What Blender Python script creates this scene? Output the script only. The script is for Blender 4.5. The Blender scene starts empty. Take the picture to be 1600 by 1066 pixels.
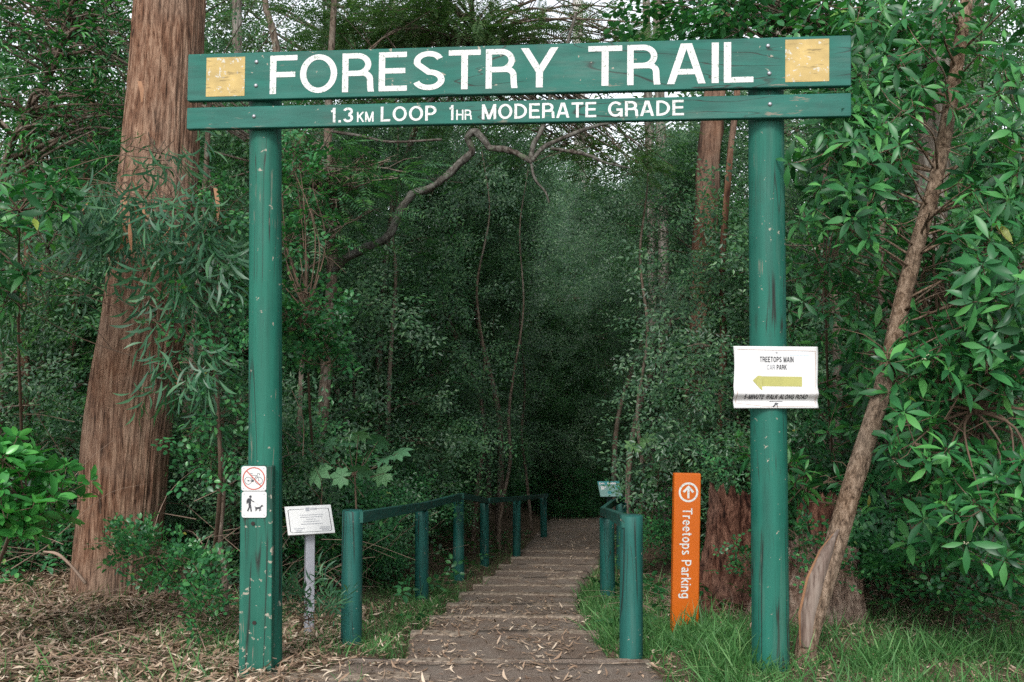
import bpy, math, random
import numpy as np
from mathutils import Vector, Matrix, noise
random.seed(7); RNG = np.random.default_rng(7)
R = math.radians
S = bpy.context.scene
C = S.collection

# ------------------------------------------------------------------ camera, sky, sun, exposure
CAM_Z = 1.65; PITCH = math.atan(57 / 1555.0); FPX = 1555.0
cam = bpy.data.cameras.new('camera'); cam.sensor_width = 36; cam.lens = 36 * FPX / 1600.0
cam.clip_start = .05; cam.clip_end = 600
co = bpy.data.objects.new('camera', cam); C.objects.link(co)
co.location = (0, 0, CAM_Z); co.rotation_euler = (R(90) + PITCH, 0, 0); S.camera = co

SUN_EL, SUN_ROT = R(40), R(192)     # high, behind the camera and a little to the left
w = bpy.data.worlds.new('World'); S.world = w; w.use_nodes = True
nt = w.node_tree; bg = nt.nodes['Background']
sky = nt.nodes.new('ShaderNodeTexSky'); sky.sky_type = 'NISHITA'; sky.sun_disc = False
sky.sun_elevation = SUN_EL; sky.sun_rotation = SUN_ROT
sky.air_density = 1.0; sky.dust_density = 1.0; sky.ozone_density = 1.0
hs = nt.nodes.new('ShaderNodeHueSaturation'); hs.inputs['Saturation'].default_value = .22; hs.inputs['Value'].default_value = 1.0
nt.links.new(sky.outputs[0], hs.inputs['Color']); nt.links.new(hs.outputs[0], bg.inputs[0])
bg.inputs[1].default_value = .15
sl = bpy.data.lights.new('sun', 'SUN'); sl.energy = 1.5; sl.angle = R(16); sl.color = (1, .97, .92)
so = bpy.data.objects.new('sun', sl); C.objects.link(so)
sd = Vector((math.sin(SUN_ROT) * math.cos(SUN_EL), math.cos(SUN_ROT) * math.cos(SUN_EL), math.sin(SUN_EL)))
so.rotation_euler = sd.to_track_quat('Z', 'Y').to_euler(); so.location = (0, -5, 20)
S.view_settings.view_transform = 'Standard'; S.view_settings.look = 'None'
S.view_settings.exposure = 1.05; S.view_settings.gamma = 1
S.render.engine = 'CYCLES'
cy = S.cycles; cy.max_bounces = 7; cy.diffuse_bounces = 4; cy.glossy_bounces = 2
cy.transmission_bounces = 3; cy.transparent_max_bounces = 4; cy.use_denoising = False
cy.caustics_reflective = False; cy.caustics_refractive = False

# ------------------------------------------------------------------ geometry helpers
def at(px, py, Y):
    """world point seen at photo pixel (1600 x 1066) at distance Y"""
    u = (px - 800) / FPX; v = (533 - py) / FPX
    d = Vector((u, math.cos(PITCH) - math.sin(PITCH) * v, math.sin(PITCH) + math.cos(PITCH) * v))
    return Vector((0, 0, CAM_Z)) + d * (Y / d.y)
def lerp(x, xs, ys): return float(np.interp(x, xs, ys))
def sstep(a, b, x):
    t = min(1, max(0, (x - a) / (b - a))); return t * t * (3 - 2 * t)
PY = [-20, 5.9, 6.54, 9.65, 12, 14.5, 16.7, 19.8, 26, 40, 90]
PZ = [0, 0, -.09, -.5, -.78, -1.08, -1.3, -1.52, -2.0, -2.3, -2.3]
XCY = [-20, 6, 7.2, 9, 10.3, 12.2, 14.5, 16, 20, 26, 31, 36]
XCX = [0, 0, -.07, 0, .08, .27, .52, .72, 1.15, 1.8, 4.0, 8.0]
def prof(y): return lerp(y, PY, PZ)
def xc(y): return lerp(y, XCY, XCX)
TY = [5.80, 7.12, 8.2, 9.2, 10.25, 11.3, 12.3, 13.4, 14.6, 15.9, 17.2]
TZ = [prof(t) for t in TY]; TZ[0] = .0
def path_halfw(y): return (lerp(y, [5.9, 7.2, 9, 12, 16, 26], [.74, .66, .62, .62, .70, .8]))
def path_z(x, y):
    if y <= TY[0]: return .004
    if y >= TY[-1]: return prof(y) + .008
    k = max(i for i in range(len(TY)) if TY[i] <= y); k1 = min(k + 1, len(TY) - 1)
    t = (y - TY[k]) / (TY[k1] - TY[k])
    return TZ[k1] + .024 * (1 - t) - .020
def H(x, y, n=True):
    d = abs(x - xc(y)); s = sstep(.75, 3.2, d); p = prof(y)
    z = p * (1 - .62 * s) + (.16 if x < 0 else .06) * s * sstep(4.8, 7.5, y)
    if n: z += (.03 * noise.noise(Vector((x * 1.3, y * 1.3, 0))) + .012 * noise.noise(Vector((x * 6, y * 6, 3)))) * sstep(.5, 1.2, d)
    z += .10 * sstep(.85, 1.3, x) * (1 - sstep(5.9, 7.5, y)) * sstep(2, 4.6, y)
    if 5.7 < y < 34: hw = path_halfw(y); z += (min(z, path_z(x, y) - .06) - z) * (1 - sstep(hw - .06, hw + .10, d))
    return z
def ground_at(px, py):
    lo = 1.5
    y = 2.0
    while y < 80:
        p = at(px, py, y)
        if p.z < H(p.x, p.y, False): break
        y += .04
    return Vector((p.x, p.y, H(p.x, p.y)))

OFF = {}
def tag(o, label=None, cat=None, group=None, kind=None):
    if label: o['label'] = label
    if cat: o['category'] = cat
    if group: o['group'] = group
    if kind: o['kind'] = kind
    return o
def thing(name, label, cat, loc, group=None):
    o = bpy.data.objects.new(name, None); C.objects.link(o); o.location = loc; o.empty_display_size = .1
    tag(o, label, cat, group); OFF[o.name] = Vector(loc); return o
def mkmesh(name, V, F, mat, smooth=False, tint=None):
    me = bpy.data.meshes.new(name)
    V = np.asarray(V, dtype=np.float32).reshape(-1, 3)
    if isinstance(F, np.ndarray):
        m, k = F.shape
        me.vertices.add(len(V)); me.vertices.foreach_set('co', V.ravel())
        me.loops.add(m * k); me.loops.foreach_set('vertex_index', F.astype(np.int32).ravel())
        me.polygons.add(m); me.polygons.foreach_set('loop_start', np.arange(0, m * k, k, dtype=np.int32))
        me.update(calc_edges=True); me.validate()
    else:
        me.from_pydata([tuple(map(float, v)) for v in V], [], [tuple(f) for f in F])
    if smooth: me.polygons.foreach_set('use_smooth', np.ones(len(me.polygons), dtype=bool))
    if tint is not None:
        a = me.attributes.new('tint', 'FLOAT', 'POINT'); a.data.foreach_set('value', np.asarray(tint, dtype=np.float32))
    if mat: me.materials.append(mat)
    me.update(); return me
def part(name, V, F, mat, parent=None, smooth=False, tint=None, base=None, local=False):
    """V in world coordinates; the object sits at its parent's base (or at BASE when top-level)"""
    off = OFF[parent.name] if parent is not None else Vector(base if base is not None else (0, 0, 0))
    V = np.asarray([tuple(v) for v in V] if not isinstance(V, np.ndarray) else V, dtype=np.float32)
    if not local: V = V - np.array(off, dtype=np.float32)
    o = bpy.data.objects.new(name, mkmesh(name, V, F, mat, smooth, tint)); C.objects.link(o)
    if parent is not None: o.parent = parent
    else: o.location = off
    OFF[o.name] = off; return o
def copy_tree(o, parent=None):
    c = o.copy(); C.objects.link(c)
    if parent is not None: c.parent = parent
    OFF[c.name] = OFF[o.name]
    for ch in list(o.children): copy_tree(ch, c)
    return c

class MB:
    def __init__(s): s.v = []; s.f = []
    def add(s, V, F):
        n = len(s.v); s.v += [tuple(v) for v in V]; s.f += [tuple(i + n for i in f) for f in F]; return s
    def box(s, c, ex, ey, ez, bev=0):
        """oriented box: centre + half-extent vectors, with optional chamfered long edges"""
        c = Vector(c); ex, ey, ez = Vector(ex), Vector(ey), Vector(ez)
        if bev <= 0:
            V = [c + a * ex + b * ey + d * ez for a in (-1, 1) for b in (-1, 1) for d in (-1, 1)]
            F = [(0, 1, 3, 2), (4, 6, 7, 5), (0, 4, 5, 1), (2, 3, 7, 6), (0, 2, 6, 4), (1, 5, 7, 3)]
            return s.add(V, F)
        bx, by, bz = bev / ex.length, bev / ey.length, bev / ez.length
        V = []; 
        rings = [(-1, 1 - by, 1 - bz), (-1 + bx, 1, 1), (1 - bx, 1, 1), (1, 1 - by, 1 - bz)]
        for (a, hy, hz) in rings:
            byy, bzz = by * (1 if hy == 1 else 1), bz
            yy, zz = hy, hz
            loop = [(-yy + byy, -zz), (yy - byy, -zz), (yy, -zz + bzz), (yy, zz - bzz), (yy - byy, zz), (-yy + byy, zz), (-yy, zz - bzz), (-yy, -zz + bzz)]
            V += [c + a * ex + p * ey + q * ez for p, q in loop]
        F = [tuple(range(7, -1, -1)), tuple(range(24, 32))]
        for r in range(3):
            for i in range(8):
                j = (i + 1) % 8; F.append((r * 8 + i, r * 8 + j, r * 8 + 8 + j, r * 8 + 8 + i))
        return s.add(V, F)
    def tube(s, pts, rad, n=8, cap=True, jit=0):
        V, F = tube(pts, rad, n, cap, jit); return s.add(V, F)
def catmull(P, k=6):
    P = [Vector(p) for p in P]
    if len(P) < 3: return P
    Q = [P[0] * 2 - P[1]] + P + [P[-1] * 2 - P[-2]]; out = []
    for i in range(1, len(Q) - 2):
        for j in range(k):
            t = j / k; a, b, c, d = Q[i - 1], Q[i], Q[i + 1], Q[i + 2]
            out.append(.5 * ((2 * b) + (c - a) * t + (2 * a - 5 * b + 4 * c - d) * t * t + (3 * b - a - 3 * c + d) * t ** 3))
    out.append(P[-1]); return out
def resample(vals, m): return list(np.interp(np.linspace(0, len(vals) - 1, m), range(len(vals)), vals))
def tube(pts, rad, n=8, cap=True, jit=0):
    pts = [Vector(p) for p in pts]; m = len(pts)
    if not hasattr(rad, '__len__'): rad = [rad] * m
    if len(rad) != m: rad = resample(rad, m)
    V, F = [], []; up = None
    for i, p in enumerate(pts):
        t = (pts[min(i + 1, m - 1)] - pts[max(i - 1, 0)]).normalized()
        if up is None: up = t.orthogonal().normalized()
        else: up = (up - t * up.dot(t)); up = up.normalized() if up.length > 1e-6 else t.orthogonal().normalized()
        b = t.cross(up)
        for k in range(n):
            a = 2 * math.pi * k / n; r = rad[i]
            if jit: r *= 1 + jit * noise.noise(Vector((math.cos(a) * 2.2, math.sin(a) * 2.2, i * .35)) + p)
            V.append(p + (up * math.cos(a) + b * math.sin(a)) * r)
    for i in range(m - 1):
        for k in range(n):
            j = (k + 1) % n; F.append((i * n + k, i * n + j, i * n + n + j, i * n + n + k))
    if cap: F.append(tuple(range(n - 1, -1, -1))); F.append(tuple(range((m - 1) * n, m * n)))
    return V, F

# ------------------------------------------------------------------ materials
def newmat(name):
    m = bpy.data.materials.new(name); m.use_nodes = True
    return m, m.node_tree, m.node_tree.nodes['Principled BSDF']
def N(nt, t, **kw):
    n = nt.nodes.new('ShaderNode' + t)
    for k, v in kw.items():
        if k in n.inputs: n.inputs[k].default_value = v
        else: setattr(n, k, v)
    return n
def coords(nt, scale=(1, 1, 1), rot=(0, 0, 0), src='Object'):
    tc = N(nt, 'TexCoord'); mp = N(nt, 'Mapping'); mp.inputs['Scale'].default_value = scale; mp.inputs['Rotation'].default_value = rot
    nt.links.new(tc.outputs[src], mp.inputs['Vector']); return mp.outputs[0]
def noise_n(nt, vec, scale, detail=4, rough=.6, dist=0):
    n = N(nt, 'TexNoise'); n.inputs['Scale'].default_value = scale; n.inputs['Detail'].default_value = detail
    n.inputs['Roughness'].default_value = rough; n.inputs['Distortion'].default_value = dist
    nt.links.new(vec, n.inputs['Vector']); return n.outputs[0]
def ramp(nt, fac, stops, interp='LINEAR'):
    r = N(nt, 'ValToRGB'); r.color_ramp.interpolation = interp; el = r.color_ramp.elements
    while len(el) < len(stops): el.new(.5)
    for e, (p, c) in zip(el, stops):
        e.position = p; e.color = (c, c, c, 1) if not hasattr(c, '__len__') else (*c, 1)
    nt.links.new(fac, r.inputs[0]); return r.outputs[0]
def mix(nt, fac, a, b, mode='MIX'):
    m = N(nt, 'MixRGB'); m.blend_type = mode
    for i, x in ((0, fac), (1, a), (2, b)):
        if hasattr(x, 'is_linked'): nt.links.new(x, m.inputs[i])
        elif hasattr(x, '__len__'): m.inputs[i].default_value = (*x, 1)
        else: m.inputs[i].default_value = x
    return m.outputs[0]
def bump(nt, h, bs, strength=.4, dist=.01):
    b = N(nt, 'Bump'); b.inputs['Strength'].default_value = strength; b.inputs['Distance'].default_value = dist
    nt.links.new(h, b.inputs['Height']); nt.links.new(b.outputs[0], bs.inputs['Normal'])

def paint_mat(name, base, grain='z', seed=0, wear=.5, rough=.62):
    """old paint on timber: brush-fine grain, drying cracks along the grain, chips to bare grey wood"""
    m, nt, bs = newmat(name)
    sc = {'z': (1, 1, .05), 'x': (.06, 1, 1), 'y': (1, .06, 1)}[grain]
    v = coords(nt, sc); vm = nt.nodes[-1]; vm.inputs['Location'].default_value = (seed, seed * 1.7, seed * .6)
    vi = coords(nt); vmi = nt.nodes[-1]; vmi.inputs['Location'].default_value = (seed * 2, seed, 0)
    fine = noise_n(nt, v, 90, 4, .65); broad = noise_n(nt, vi, 5, 4, .55); streak = noise_n(nt, v, 22, 3, .5)
    b = Vector(base)
    col = ramp(nt, streak, [(.3, tuple(b * .72)), (.5, tuple(b)), (.7, tuple(b * 1.22))])
    col = mix(nt, ramp(nt, broad, [(.35, 0.0), (.7, .35)]), col, tuple(b * 1.35 + Vector((.012, .01, .008))))
    col = mix(nt, ramp(nt, fine, [(.3, .35), (.42, 0)]), col, tuple(b * .35))
    crack = ramp(nt, noise_n(nt, v, 15, 2, .35, .3), [(.485, 0), (.498, 1), (.502, 1), (.515, 0)])
    gate = ramp(nt, noise_n(nt, vi, 1.6, 2, .5), [(.48, 0), (.56, 1)])
    cr = mix(nt, 1, crack, gate, 'MULTIPLY')
    col = mix(nt, cr, col, (.012, .016, .012))
    split = ramp(nt, noise_n(nt, v, 5.5, 2, .4, .2), [(.490, 0), (.499, 1), (.501, 1), (.510, 0)])
    sg = ramp(nt, noise_n(nt, vi, 1.1, 2, .5), [(.52, 0), (.57, 1)])
    cr2 = mix(nt, 1, split, sg, 'MULTIPLY'); col = mix(nt, cr2, col, (.008, .010, .008)); cr = mix(nt, 1, cr, cr2, 'LIGHTEN')
    fade = ramp(nt, noise_n(nt, v, 9, 6, .75), [(.56, 0), (.68, .55 * min(1, wear + .4))])
    col = mix(nt, fade, col, tuple(b * .9 + Vector((.055, .055, .045))))
    col = mix(nt, ramp(nt, noise_n(nt, vi, 3.2, 6, .7), [(.55, 0), (.75, .45)]), col, tuple(b * .5 + Vector((.012, .012, .005))))
    chip = ramp(nt, noise_n(nt, vi, 26, 5, .62, .4), [(.70 - .06 * wear, 0), (.715 - .06 * wear, 1)])
    col = mix(nt, chip, col, (.27, .25, .2))
    chip2 = mix(nt, 1, ramp(nt, noise_n(nt, v, 40, 5, .7), [(.6, 0), (.64, 1)]), ramp(nt, noise_n(nt, vi, 2.3, 3, .5), [(.56, 0), (.62, 1)]), 'MULTIPLY')
    col = mix(nt, chip2, col, (.16, .15, .115))
    nt.links.new(col, bs.inputs['Base Color'])
    nt.links.new(ramp(nt, broad, [(.3, rough - .1), (.7, rough + .15)]), bs.inputs['Roughness'])
    h = mix(nt, .5, fine, ramp(nt, cr, [(0, 1), (1, 0)]), 'MIX'); bump(nt, h, bs, .35, .004)
    bs.inputs['Specular IOR Level'].default_value = .35
    return m
def flat_mat(name, col, rough=.5, speck=None, sp=.62, scale=60, metal=0, var=.12, grain=False):
    m, nt, bs = newmat(name); v = coords(nt)
    c = Vector(col); out = ramp(nt, noise_n(nt, v, 7, 5, .6), [(.3, tuple(c * (1 - var))), (.7, tuple(c * (1 + var * .5)))])
    if speck is not None:
        out = mix(nt, ramp(nt, noise_n(nt, v, scale, 4, .7), [(sp, 0), (sp + .03, 1)]), out, speck)
    if grain: out = mix(nt, ramp(nt, noise_n(nt, coords(nt, (.05, 1, 1)), 60, 4, .7), [(.34, .8), (.43, 0)]), out, tuple(c * .35))
    nt.links.new(out, bs.inputs['Base Color']); bs.inputs['Roughness'].default_value = rough; bs.inputs['Metallic'].default_value = metal
    bump(nt, noise_n(nt, v, 140, 3), bs, .12, .002)
    return m
def bark_mat(name, dark, mid, light, zs=.1, scale=16, bstr=.9, bdist=.02, moss=None):
    m, nt, bs = newmat(name); v = coords(nt, (1, 1, zs)); vi = coords(nt)
    f = noise_n(nt, v, scale, 8, .68, .35); g = noise_n(nt, v, scale * 4, 4, .7); b = noise_n(nt, vi, 1.8, 4, .6)
    col = ramp(nt, f, [(.36, dark), (.47, mid), (.64, light)])
    grey = tuple((Vector(light) + Vector((.05, .07, .07))) * .8)
    col = mix(nt, ramp(nt, b, [(.4, 0), (.65, .55)]), col, mix(nt, 1, ramp(nt, f, [(.3, .3), (.6, 1)]), grey, 'MULTIPLY'))
    col = mix(nt, ramp(nt, g, [(.34, .6), (.46, 0)]), col, tuple(Vector(dark) * .6))
    if moss: col = mix(nt, ramp(nt, noise_n(nt, vi, 9, 5, .7), [(.58, 0), (.66, .7)]), col, moss)
    nt.links.new(col, bs.inputs['Base Color']); bs.inputs['Roughness'].default_value = .9; bs.inputs['Specular IOR Level'].default_value = .15
    bump(nt, mix(nt, .35, f, g), bs, bstr, bdist); return m
def leaf_mat(name, dark, mid, light, rough=.38, trans=.22, spec=.5, odd=None):
    m, nt, bs = newmat(name); a = N(nt, 'Attribute', attribute_name='tint'); f = a.outputs['Fac']
    st = [(0, dark), (.5, mid), (.93, light)] + ([(.985, odd)] if odd else [])
    col = ramp(nt, f, st); nt.links.new(col, bs.inputs['Base Color'])
    bs.inputs['Roughness'].default_value = rough; bs.inputs['Specular IOR Level'].default_value = spec
    tr = N(nt, 'BsdfTranslucent'); nt.links.new(mix(nt, 1, col, (.85, 1.25, .5), 'MULTIPLY'), tr.inputs['Color'])
    mx = N(nt, 'MixShader'); mx.inputs[0].default_value = trans
    nt.links.new(bs.outputs[0], mx.inputs[1]); nt.links.new(tr.outputs[0], mx.inputs[2])
    nt.links.new(mx.outputs[0], nt.nodes['Material Output'].inputs['Surface']); return m

GREEN = (.010, .150, .098)
M = {}
M['post'] = paint_mat('green_post_paint', (0.00516, 0.0946, 0.06398), 'z', 1, .5)
M['post2'] = paint_mat('green_post_paint_cracked', (0.00516, 0.09082, 0.06398), 'z', 9, .55)
M['board'] = paint_mat('green_board_paint', (0.00738, 0.0924, 0.07092), 'x', 4, .35)
M['plank'] = paint_mat('green_plank_paint', (0.00688, 0.086, 0.05848), 'z', 6, 1.1)
M['rail'] = paint_mat('green_rail_paint', (0.00602, 0.0774, 0.0645), 'z', 3, .3)
M['railb'] = paint_mat('green_handrail_paint', (0.00688, 0.0688, 0.05332), 'y', 5, .3)
M['letter'] = flat_mat('white_routed_paint', (0.56, 0.568, 0.552), .6, (.20, .24, .20), .585, 70)
M['yellow'] = flat_mat('yellow_inlay_paint', (.41, .295, .105), .7, (.45, .44, .38), .60, 30, var=.3, grain=True)
M['bolt'] = flat_mat('galvanised_steel', (.30, .31, .33), .45, metal=.6)
M['hole'] = flat_mat('dark_hole', (.02, .012, .01), .9)
M['white'] = flat_mat('white_sign_face', (0.5412, 0.5412, 0.533), .4, var=.03)
M['paper'] = flat_mat('laminated_paper', (0.5494, 0.5494, 0.5494), .35, var=.04)
M['black'] = flat_mat('black_ink', (.025, .028, .035), .5)
M['grey_ink'] = flat_mat('faded_ink', (.28, .29, .31), .5)
M['red'] = flat_mat('red_ink', (.42, .05, .025), .5)
M['brownline'] = flat_mat('brown_stain', (.36, .25, .2), .6)
M['olive'] = flat_mat('faded_yellow_ink', (.33, .32, .09), .45, var=.25)
M['paleblue'] = flat_mat('pale_blue_stain', (.55, .64, .70), .4)
M['palegreen'] = flat_mat('pale_green_stain', (.66, .76, .72), .4)
M['orange'] = flat_mat('orange_powder_coat', (0.47, 0.098, 0.005), .38, var=.05)
M['orange_edge'] = flat_mat('orange_edge', (.55, .10, .004), .45, var=.1)
M['alu'] = flat_mat('light_grey_metal_post', (0.315, 0.3225, 0.36), .45)
M['teal_sign'] = flat_mat('teal_print', (.05, .25, .26), .4)
M['pale_sign'] = flat_mat('pale_teal_print', (.17, .30, .28), .4)
M['darkgreen'] = flat_mat('dark_green_metal', (.01, .05, .045), .5)
M['bark_red'] = bark_mat('red_stringy_bark', (.028, .014, .009), (.150, .076, .046), (.29, .185, .125), .10, 34, 1, .03)
M['bark_far'] = bark_mat('red_brown_bark', (.025, .012, .008), (.115, .056, .034), (.21, .12, .078), .1, 14)
M['bark_lean'] = bark_mat('scaly_brown_bark', (.035, .021, .013), (.14, .088, .055), (.30, .215, .155), .45, 42, 1, .02)
M['bark_thin'] = bark_mat('brown_grey_bark', (.03, .02, .014), (.11, .078, .055), (.21, .165, .13), .3, 30, .8, .008, (.20, .24, .19))
M['bark_grey'] = bark_mat('grey_bark', (.05, .042, .034), (.145, .12, .098), (.26, .235, .205), .12, 16)
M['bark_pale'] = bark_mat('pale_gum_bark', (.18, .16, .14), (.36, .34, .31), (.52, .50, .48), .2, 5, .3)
M['twig'] = flat_mat('twig_bark', (.11, .07, .045), .85, var=.4)
M['deadtwig'] = flat_mat('dead_twig', (.25, .175, .13), .9, var=.4)
M['stump'] = bark_mat('rotting_red_wood', (.016, .007, .005), (.10, .042, .027), (.27, .135, .09), .35, 24, 1, .05)
M['stump2'] = bark_mat('weathered_stump_wood', (.03, .016, .011), (.20, .115, .08), (.42, .31, .24), .35, 26, 1, .045)
M['scar'] = bark_mat('bare_scar_wood', (.05, .03, .024), (.135, .092, .074), (.235, .185, .155), .08, 20, .5, .006)
M['scar_rim'] = flat_mat('scar_rim', (.26, .13, .065), .8, var=.4)
M['whorl'] = leaf_mat('glossy_whorled_leaf', (.010, .050, .022), (.032, .160, .048), (.12, .36, .09), .40, .3, .42, (.35, .33, .05))
M['round'] = leaf_mat('glossy_round_leaf', (.025, .13, .035), (.055, .26, .055), (.12, .42, .09), .3, .3, .5)
M['small'] = leaf_mat('small_glossy_leaf', (.018, .085, .035), (.038, .165, .058), (.10, .30, .085), .34, .3, .5, (.3, .28, .06))
M['fine'] = leaf_mat('fine_understorey_leaf', (.034, .088, .052), (.058, .165, .068), (.16, .32, .125), .36, .42, .5)
M['fine2'] = leaf_mat('dull_understorey_leaf', (.042, .088, .062), (.070, .162, .082), (.17, .29, .145), .36, .42, .5)
M['feather'] = leaf_mat('feathery_leaf', (.05, .11, .045), (.10, .18, .075), (.18, .26, .11), .5, .4, .3, (.3, .2, .06))
M['phyllode'] = leaf_mat('long_wattle_leaf', (.018, .075, .038), (.040, .125, .062), (.09, .21, .095), .42, .25, .4, (.32, .14, .05))
M['palmate'] = leaf_mat('lobed_leaf', (.04, .12, .065), (.085, .22, .11), (.15, .32, .15), .5, .25, .35)
M['gum'] = leaf_mat('gum_canopy_leaf', (.045, .09, .045), (.10, .155, .08), (.17, .23, .13), .45, .5, .4)
M['grass'] = leaf_mat('grass_blade', (.03, .10, .03), (.075, .21, .06), (.19, .35, .13), .5, .35, .3, (.42, .36, .18))
M['litter'] = leaf_mat('fallen_leaf', (.10, .058, .038), (.35, .240, .165), (.72, .60, .47), .6, .1, .3, (.50, .28, .03))
M['berry'] = flat_mat('pale_berries', (.55, .52, .36), .5, var=.2)
def ground_mat():
    m, nt, bs = newmat('forest_soil'); v = coords(nt)
    n1 = noise_n(nt, v, 2.2, 6, .65); n2 = noise_n(nt, v, 38, 6, .75); n3 = noise_n(nt, v, 140, 3, .7)
    col = ramp(nt, n2, [(.3, (.05, .034, .024)), (.5, (.155, .108, .076)), (.68, (.30, .225, .165))])
    col = mix(nt, ramp(nt, n1, [(.4, 0), (.65, .5)]), col, (.06, .05, .03))
    col = mix(nt, ramp(nt, n3, [(.6, 0), (.7, .6)]), col, (.28, .2, .14))
    nt.links.new(col, bs.inputs['Base Color']); bs.inputs['Roughness'].default_value = 1; bs.inputs['Specular IOR Level'].default_value = .1
    bump(nt, mix(nt, .5, n2, n3), bs, 1, .03); return m
def gravel_mat(name, a, b, c):
    m, nt, bs = newmat(name); v = coords(nt)
    n1 = noise_n(nt, v, 160, 5, .8); n2 = noise_n(nt, v, 4, 5, .6); n3 = noise_n(nt, v, 55, 4, .7)
    col = ramp(nt, n1, [(.34, a), (.5, b), (.66, c)])
    col = mix(nt, ramp(nt, n2, [(.38, 0), (.62, .6)]), col, mix(nt, 1, col, (.72, .58, .5), 'MULTIPLY'))
    col = mix(nt, ramp(nt, n3, [(.6, 0), (.66, .5)]), col, c)
    nt.links.new(col, bs.inputs['Base Color']); bs.inputs['Roughness'].default_value = .95; bs.inputs['Specular IOR Level'].default_value = .2
    bump(nt, mix(nt, .4, n1, n3), bs, 1, .012); return m
M['soil'] = ground_mat()
M['gravel'] = gravel_mat('gravelly_path', (.052, .041, .034), (.180, .145, .120), (.35, .30, .255))
M['timber'] = bark_mat('weathered_step_timber', (.05, .035, .026), (.185, .14, .105), (.31, .25, .195), 1, 26, .7, .008)

# ------------------------------------------------------------------ ground, path, timber steps
def build_ground():
    def axis(a, b, near, far, core):
        xs = [0.0]; 
        while xs[-1] < b: xs.append(xs[-1] + near * (1 + max(0, xs[-1] - core) * .35))
        ys = [0.0]
        while ys[-1] < -a: ys.append(ys[-1] + near * (1 + max(0, ys[-1] - core) * .35))
        return [-t for t in ys[:0:-1]] + xs
    X = axis(-120, 120, .07, 2, 4.5)
    Yv = [-40, -25, -15, -8, -4, -1, 1, 2.5, 3.2]
    while Yv[-1] < 160: Yv.append(Yv[-1] + .07 * (1 + max(0, Yv[-1] - 10) * .18))
    V = [(x, y, H(x, y)) for y in Yv for x in X]; nx = len(X)
    i = np.arange(len(Yv) - 1)[:, None] * nx + np.arange(nx - 1)[None, :]
    F = np.stack([i, i + 1, i + nx + 1, i + nx], -1).reshape(-1, 4)
    tag(part('ground', V, F, M['soil'], smooth=True), kind='structure')
build_ground()
# each row: photo row of the front edge, left x, right x, distance, half-length allowance
def build_path():
    rows = []
    Y0 = [-30, -15, -6, -1, 2, 3.5] + list(np.arange(4, 5.9, .07))
    V = []; NX = 27
    ys = [(y, path_z(0, y)) for y in Y0]
    for k in range(len(TY)):
        a = TY[k]; b = TY[k + 1] if k + 1 < len(TY) else 34
        ys.append((a - .005, (.004 if k == 0 else TZ[k] - .012)))
        ys.append((a + .1, TZ[k] - .012)); ys.append((a + .115, path_z(0, a + .12)))
        step = .09 if b < 30 else .3
        y = a + .2
        while y < b - .05: ys.append((y, path_z(0, y))); y += step
    for (y, z) in ys:
        h = path_halfw(y); c = xc(y)
        if y < 5.9:
            L, Rr = -lerp(y, [3.5, 5.2, 5.9], [9, 1.4, .95]) , lerp(y, [3.5, 4.9, 5.2, 5.9], [9, 1.5, .95, .8])
        else: L, Rr = c - h, c + h
        for i in range(NX):
            u = i / (NX - 1); x = L + (Rr - L) * u + .05 * noise.noise(Vector((y * 1.7, u * 3, 1))) * (1 if i in (0, NX - 1) else 0)
            e = min(u, 1 - u)
            zz = z + .016 * noise.noise(Vector((x * 3, y * 3, 5))) + .007 * noise.noise(Vector((x * 11, y * 11, 5))) - (.05 if e == 0 else 0)
            V.append((x, y, zz + .012))
    n = len(ys); i = np.arange(n - 1)[:, None] * NX + np.arange(NX - 1)[None, :]
    F = np.stack([i, i + 1, i + NX + 1, i + NX], -1).reshape(-1, 4)
    tag(part('path', V, F, M['gravel'], smooth=True), kind='structure')
build_path()
ORD = ['second', 'third', 'fourth', 'fifth', 'sixth', 'seventh', 'eighth', 'ninth', 'tenth', 'eleventh']
EXT = [(-.86, .80), (-.72, .62), (-.68, .60), (-.60, .60), (-.55, .66), (-.44, .74), (-.36, .84), (-.22, .95), (-.2, 1.28), (-.02, 1.32), (.15, 1.5)]
for k, (y, z) in enumerate(zip(TY, TZ)):
    a, b = EXT[k]; m = MB(); n = 26
    for (p, q) in [(a, (a + b) / 2 + .1 + .2 * math.sin(k * 3)), ((a + b) / 2 + .108 + .2 * math.sin(k * 3), b)] if k % 3 == 0 else [(a, b)]:
        V = []; sk = random.uniform(-.07, .07)
        for i in range(n + 1):
            x = p + (q - p) * i / n; yy = y + sk * (i / n - .5) + .006 * noise.noise(Vector((x * 4, y, 9)))
            zz = z - .004 + .022 * noise.noise(Vector((x * 1.6, y * 3, 2))) + .004 * noise.noise(Vector((x * 14, y, 2)))
            wv = .095 + .02 * math.sin(k * 2.3) + .014 * noise.noise(Vector((x * 3, y, 7)))
            V += [(x, yy, zz - .1), (x, yy, zz + .002), (x, yy + .012, zz + .012), (x, yy + wv - .012, zz + .012), (x, yy + wv, zz + .008), (x, yy + wv, zz - .14)]
        F = [tuple(i * 6 + c + d for c, d in ((j, 0), (j + 1, 0), (j + 1, 6), (j, 6))) for i in range(n) for j in range(5)]
        F += [(0, 1, 2, 3, 4, 5), tuple(n * 6 + c for c in (5, 4, 3, 2, 1, 0))]
        m.add(V, F)
    lab = ('nearest and widest timber edging at the mouth of the path' if k == 0 else
           ('last timber step edge before the flat leafy bend' if k == len(TY) - 1 else ORD[k - 1] + ' timber step edge down the path counted from the mouth'))
    o = part('step_timber', m.v, m.f, M['timber'], base=(xc(y), y, z)); tag(o, lab, 'timber step', 'timber steps down the path')
m = MB()
V = []
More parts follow.
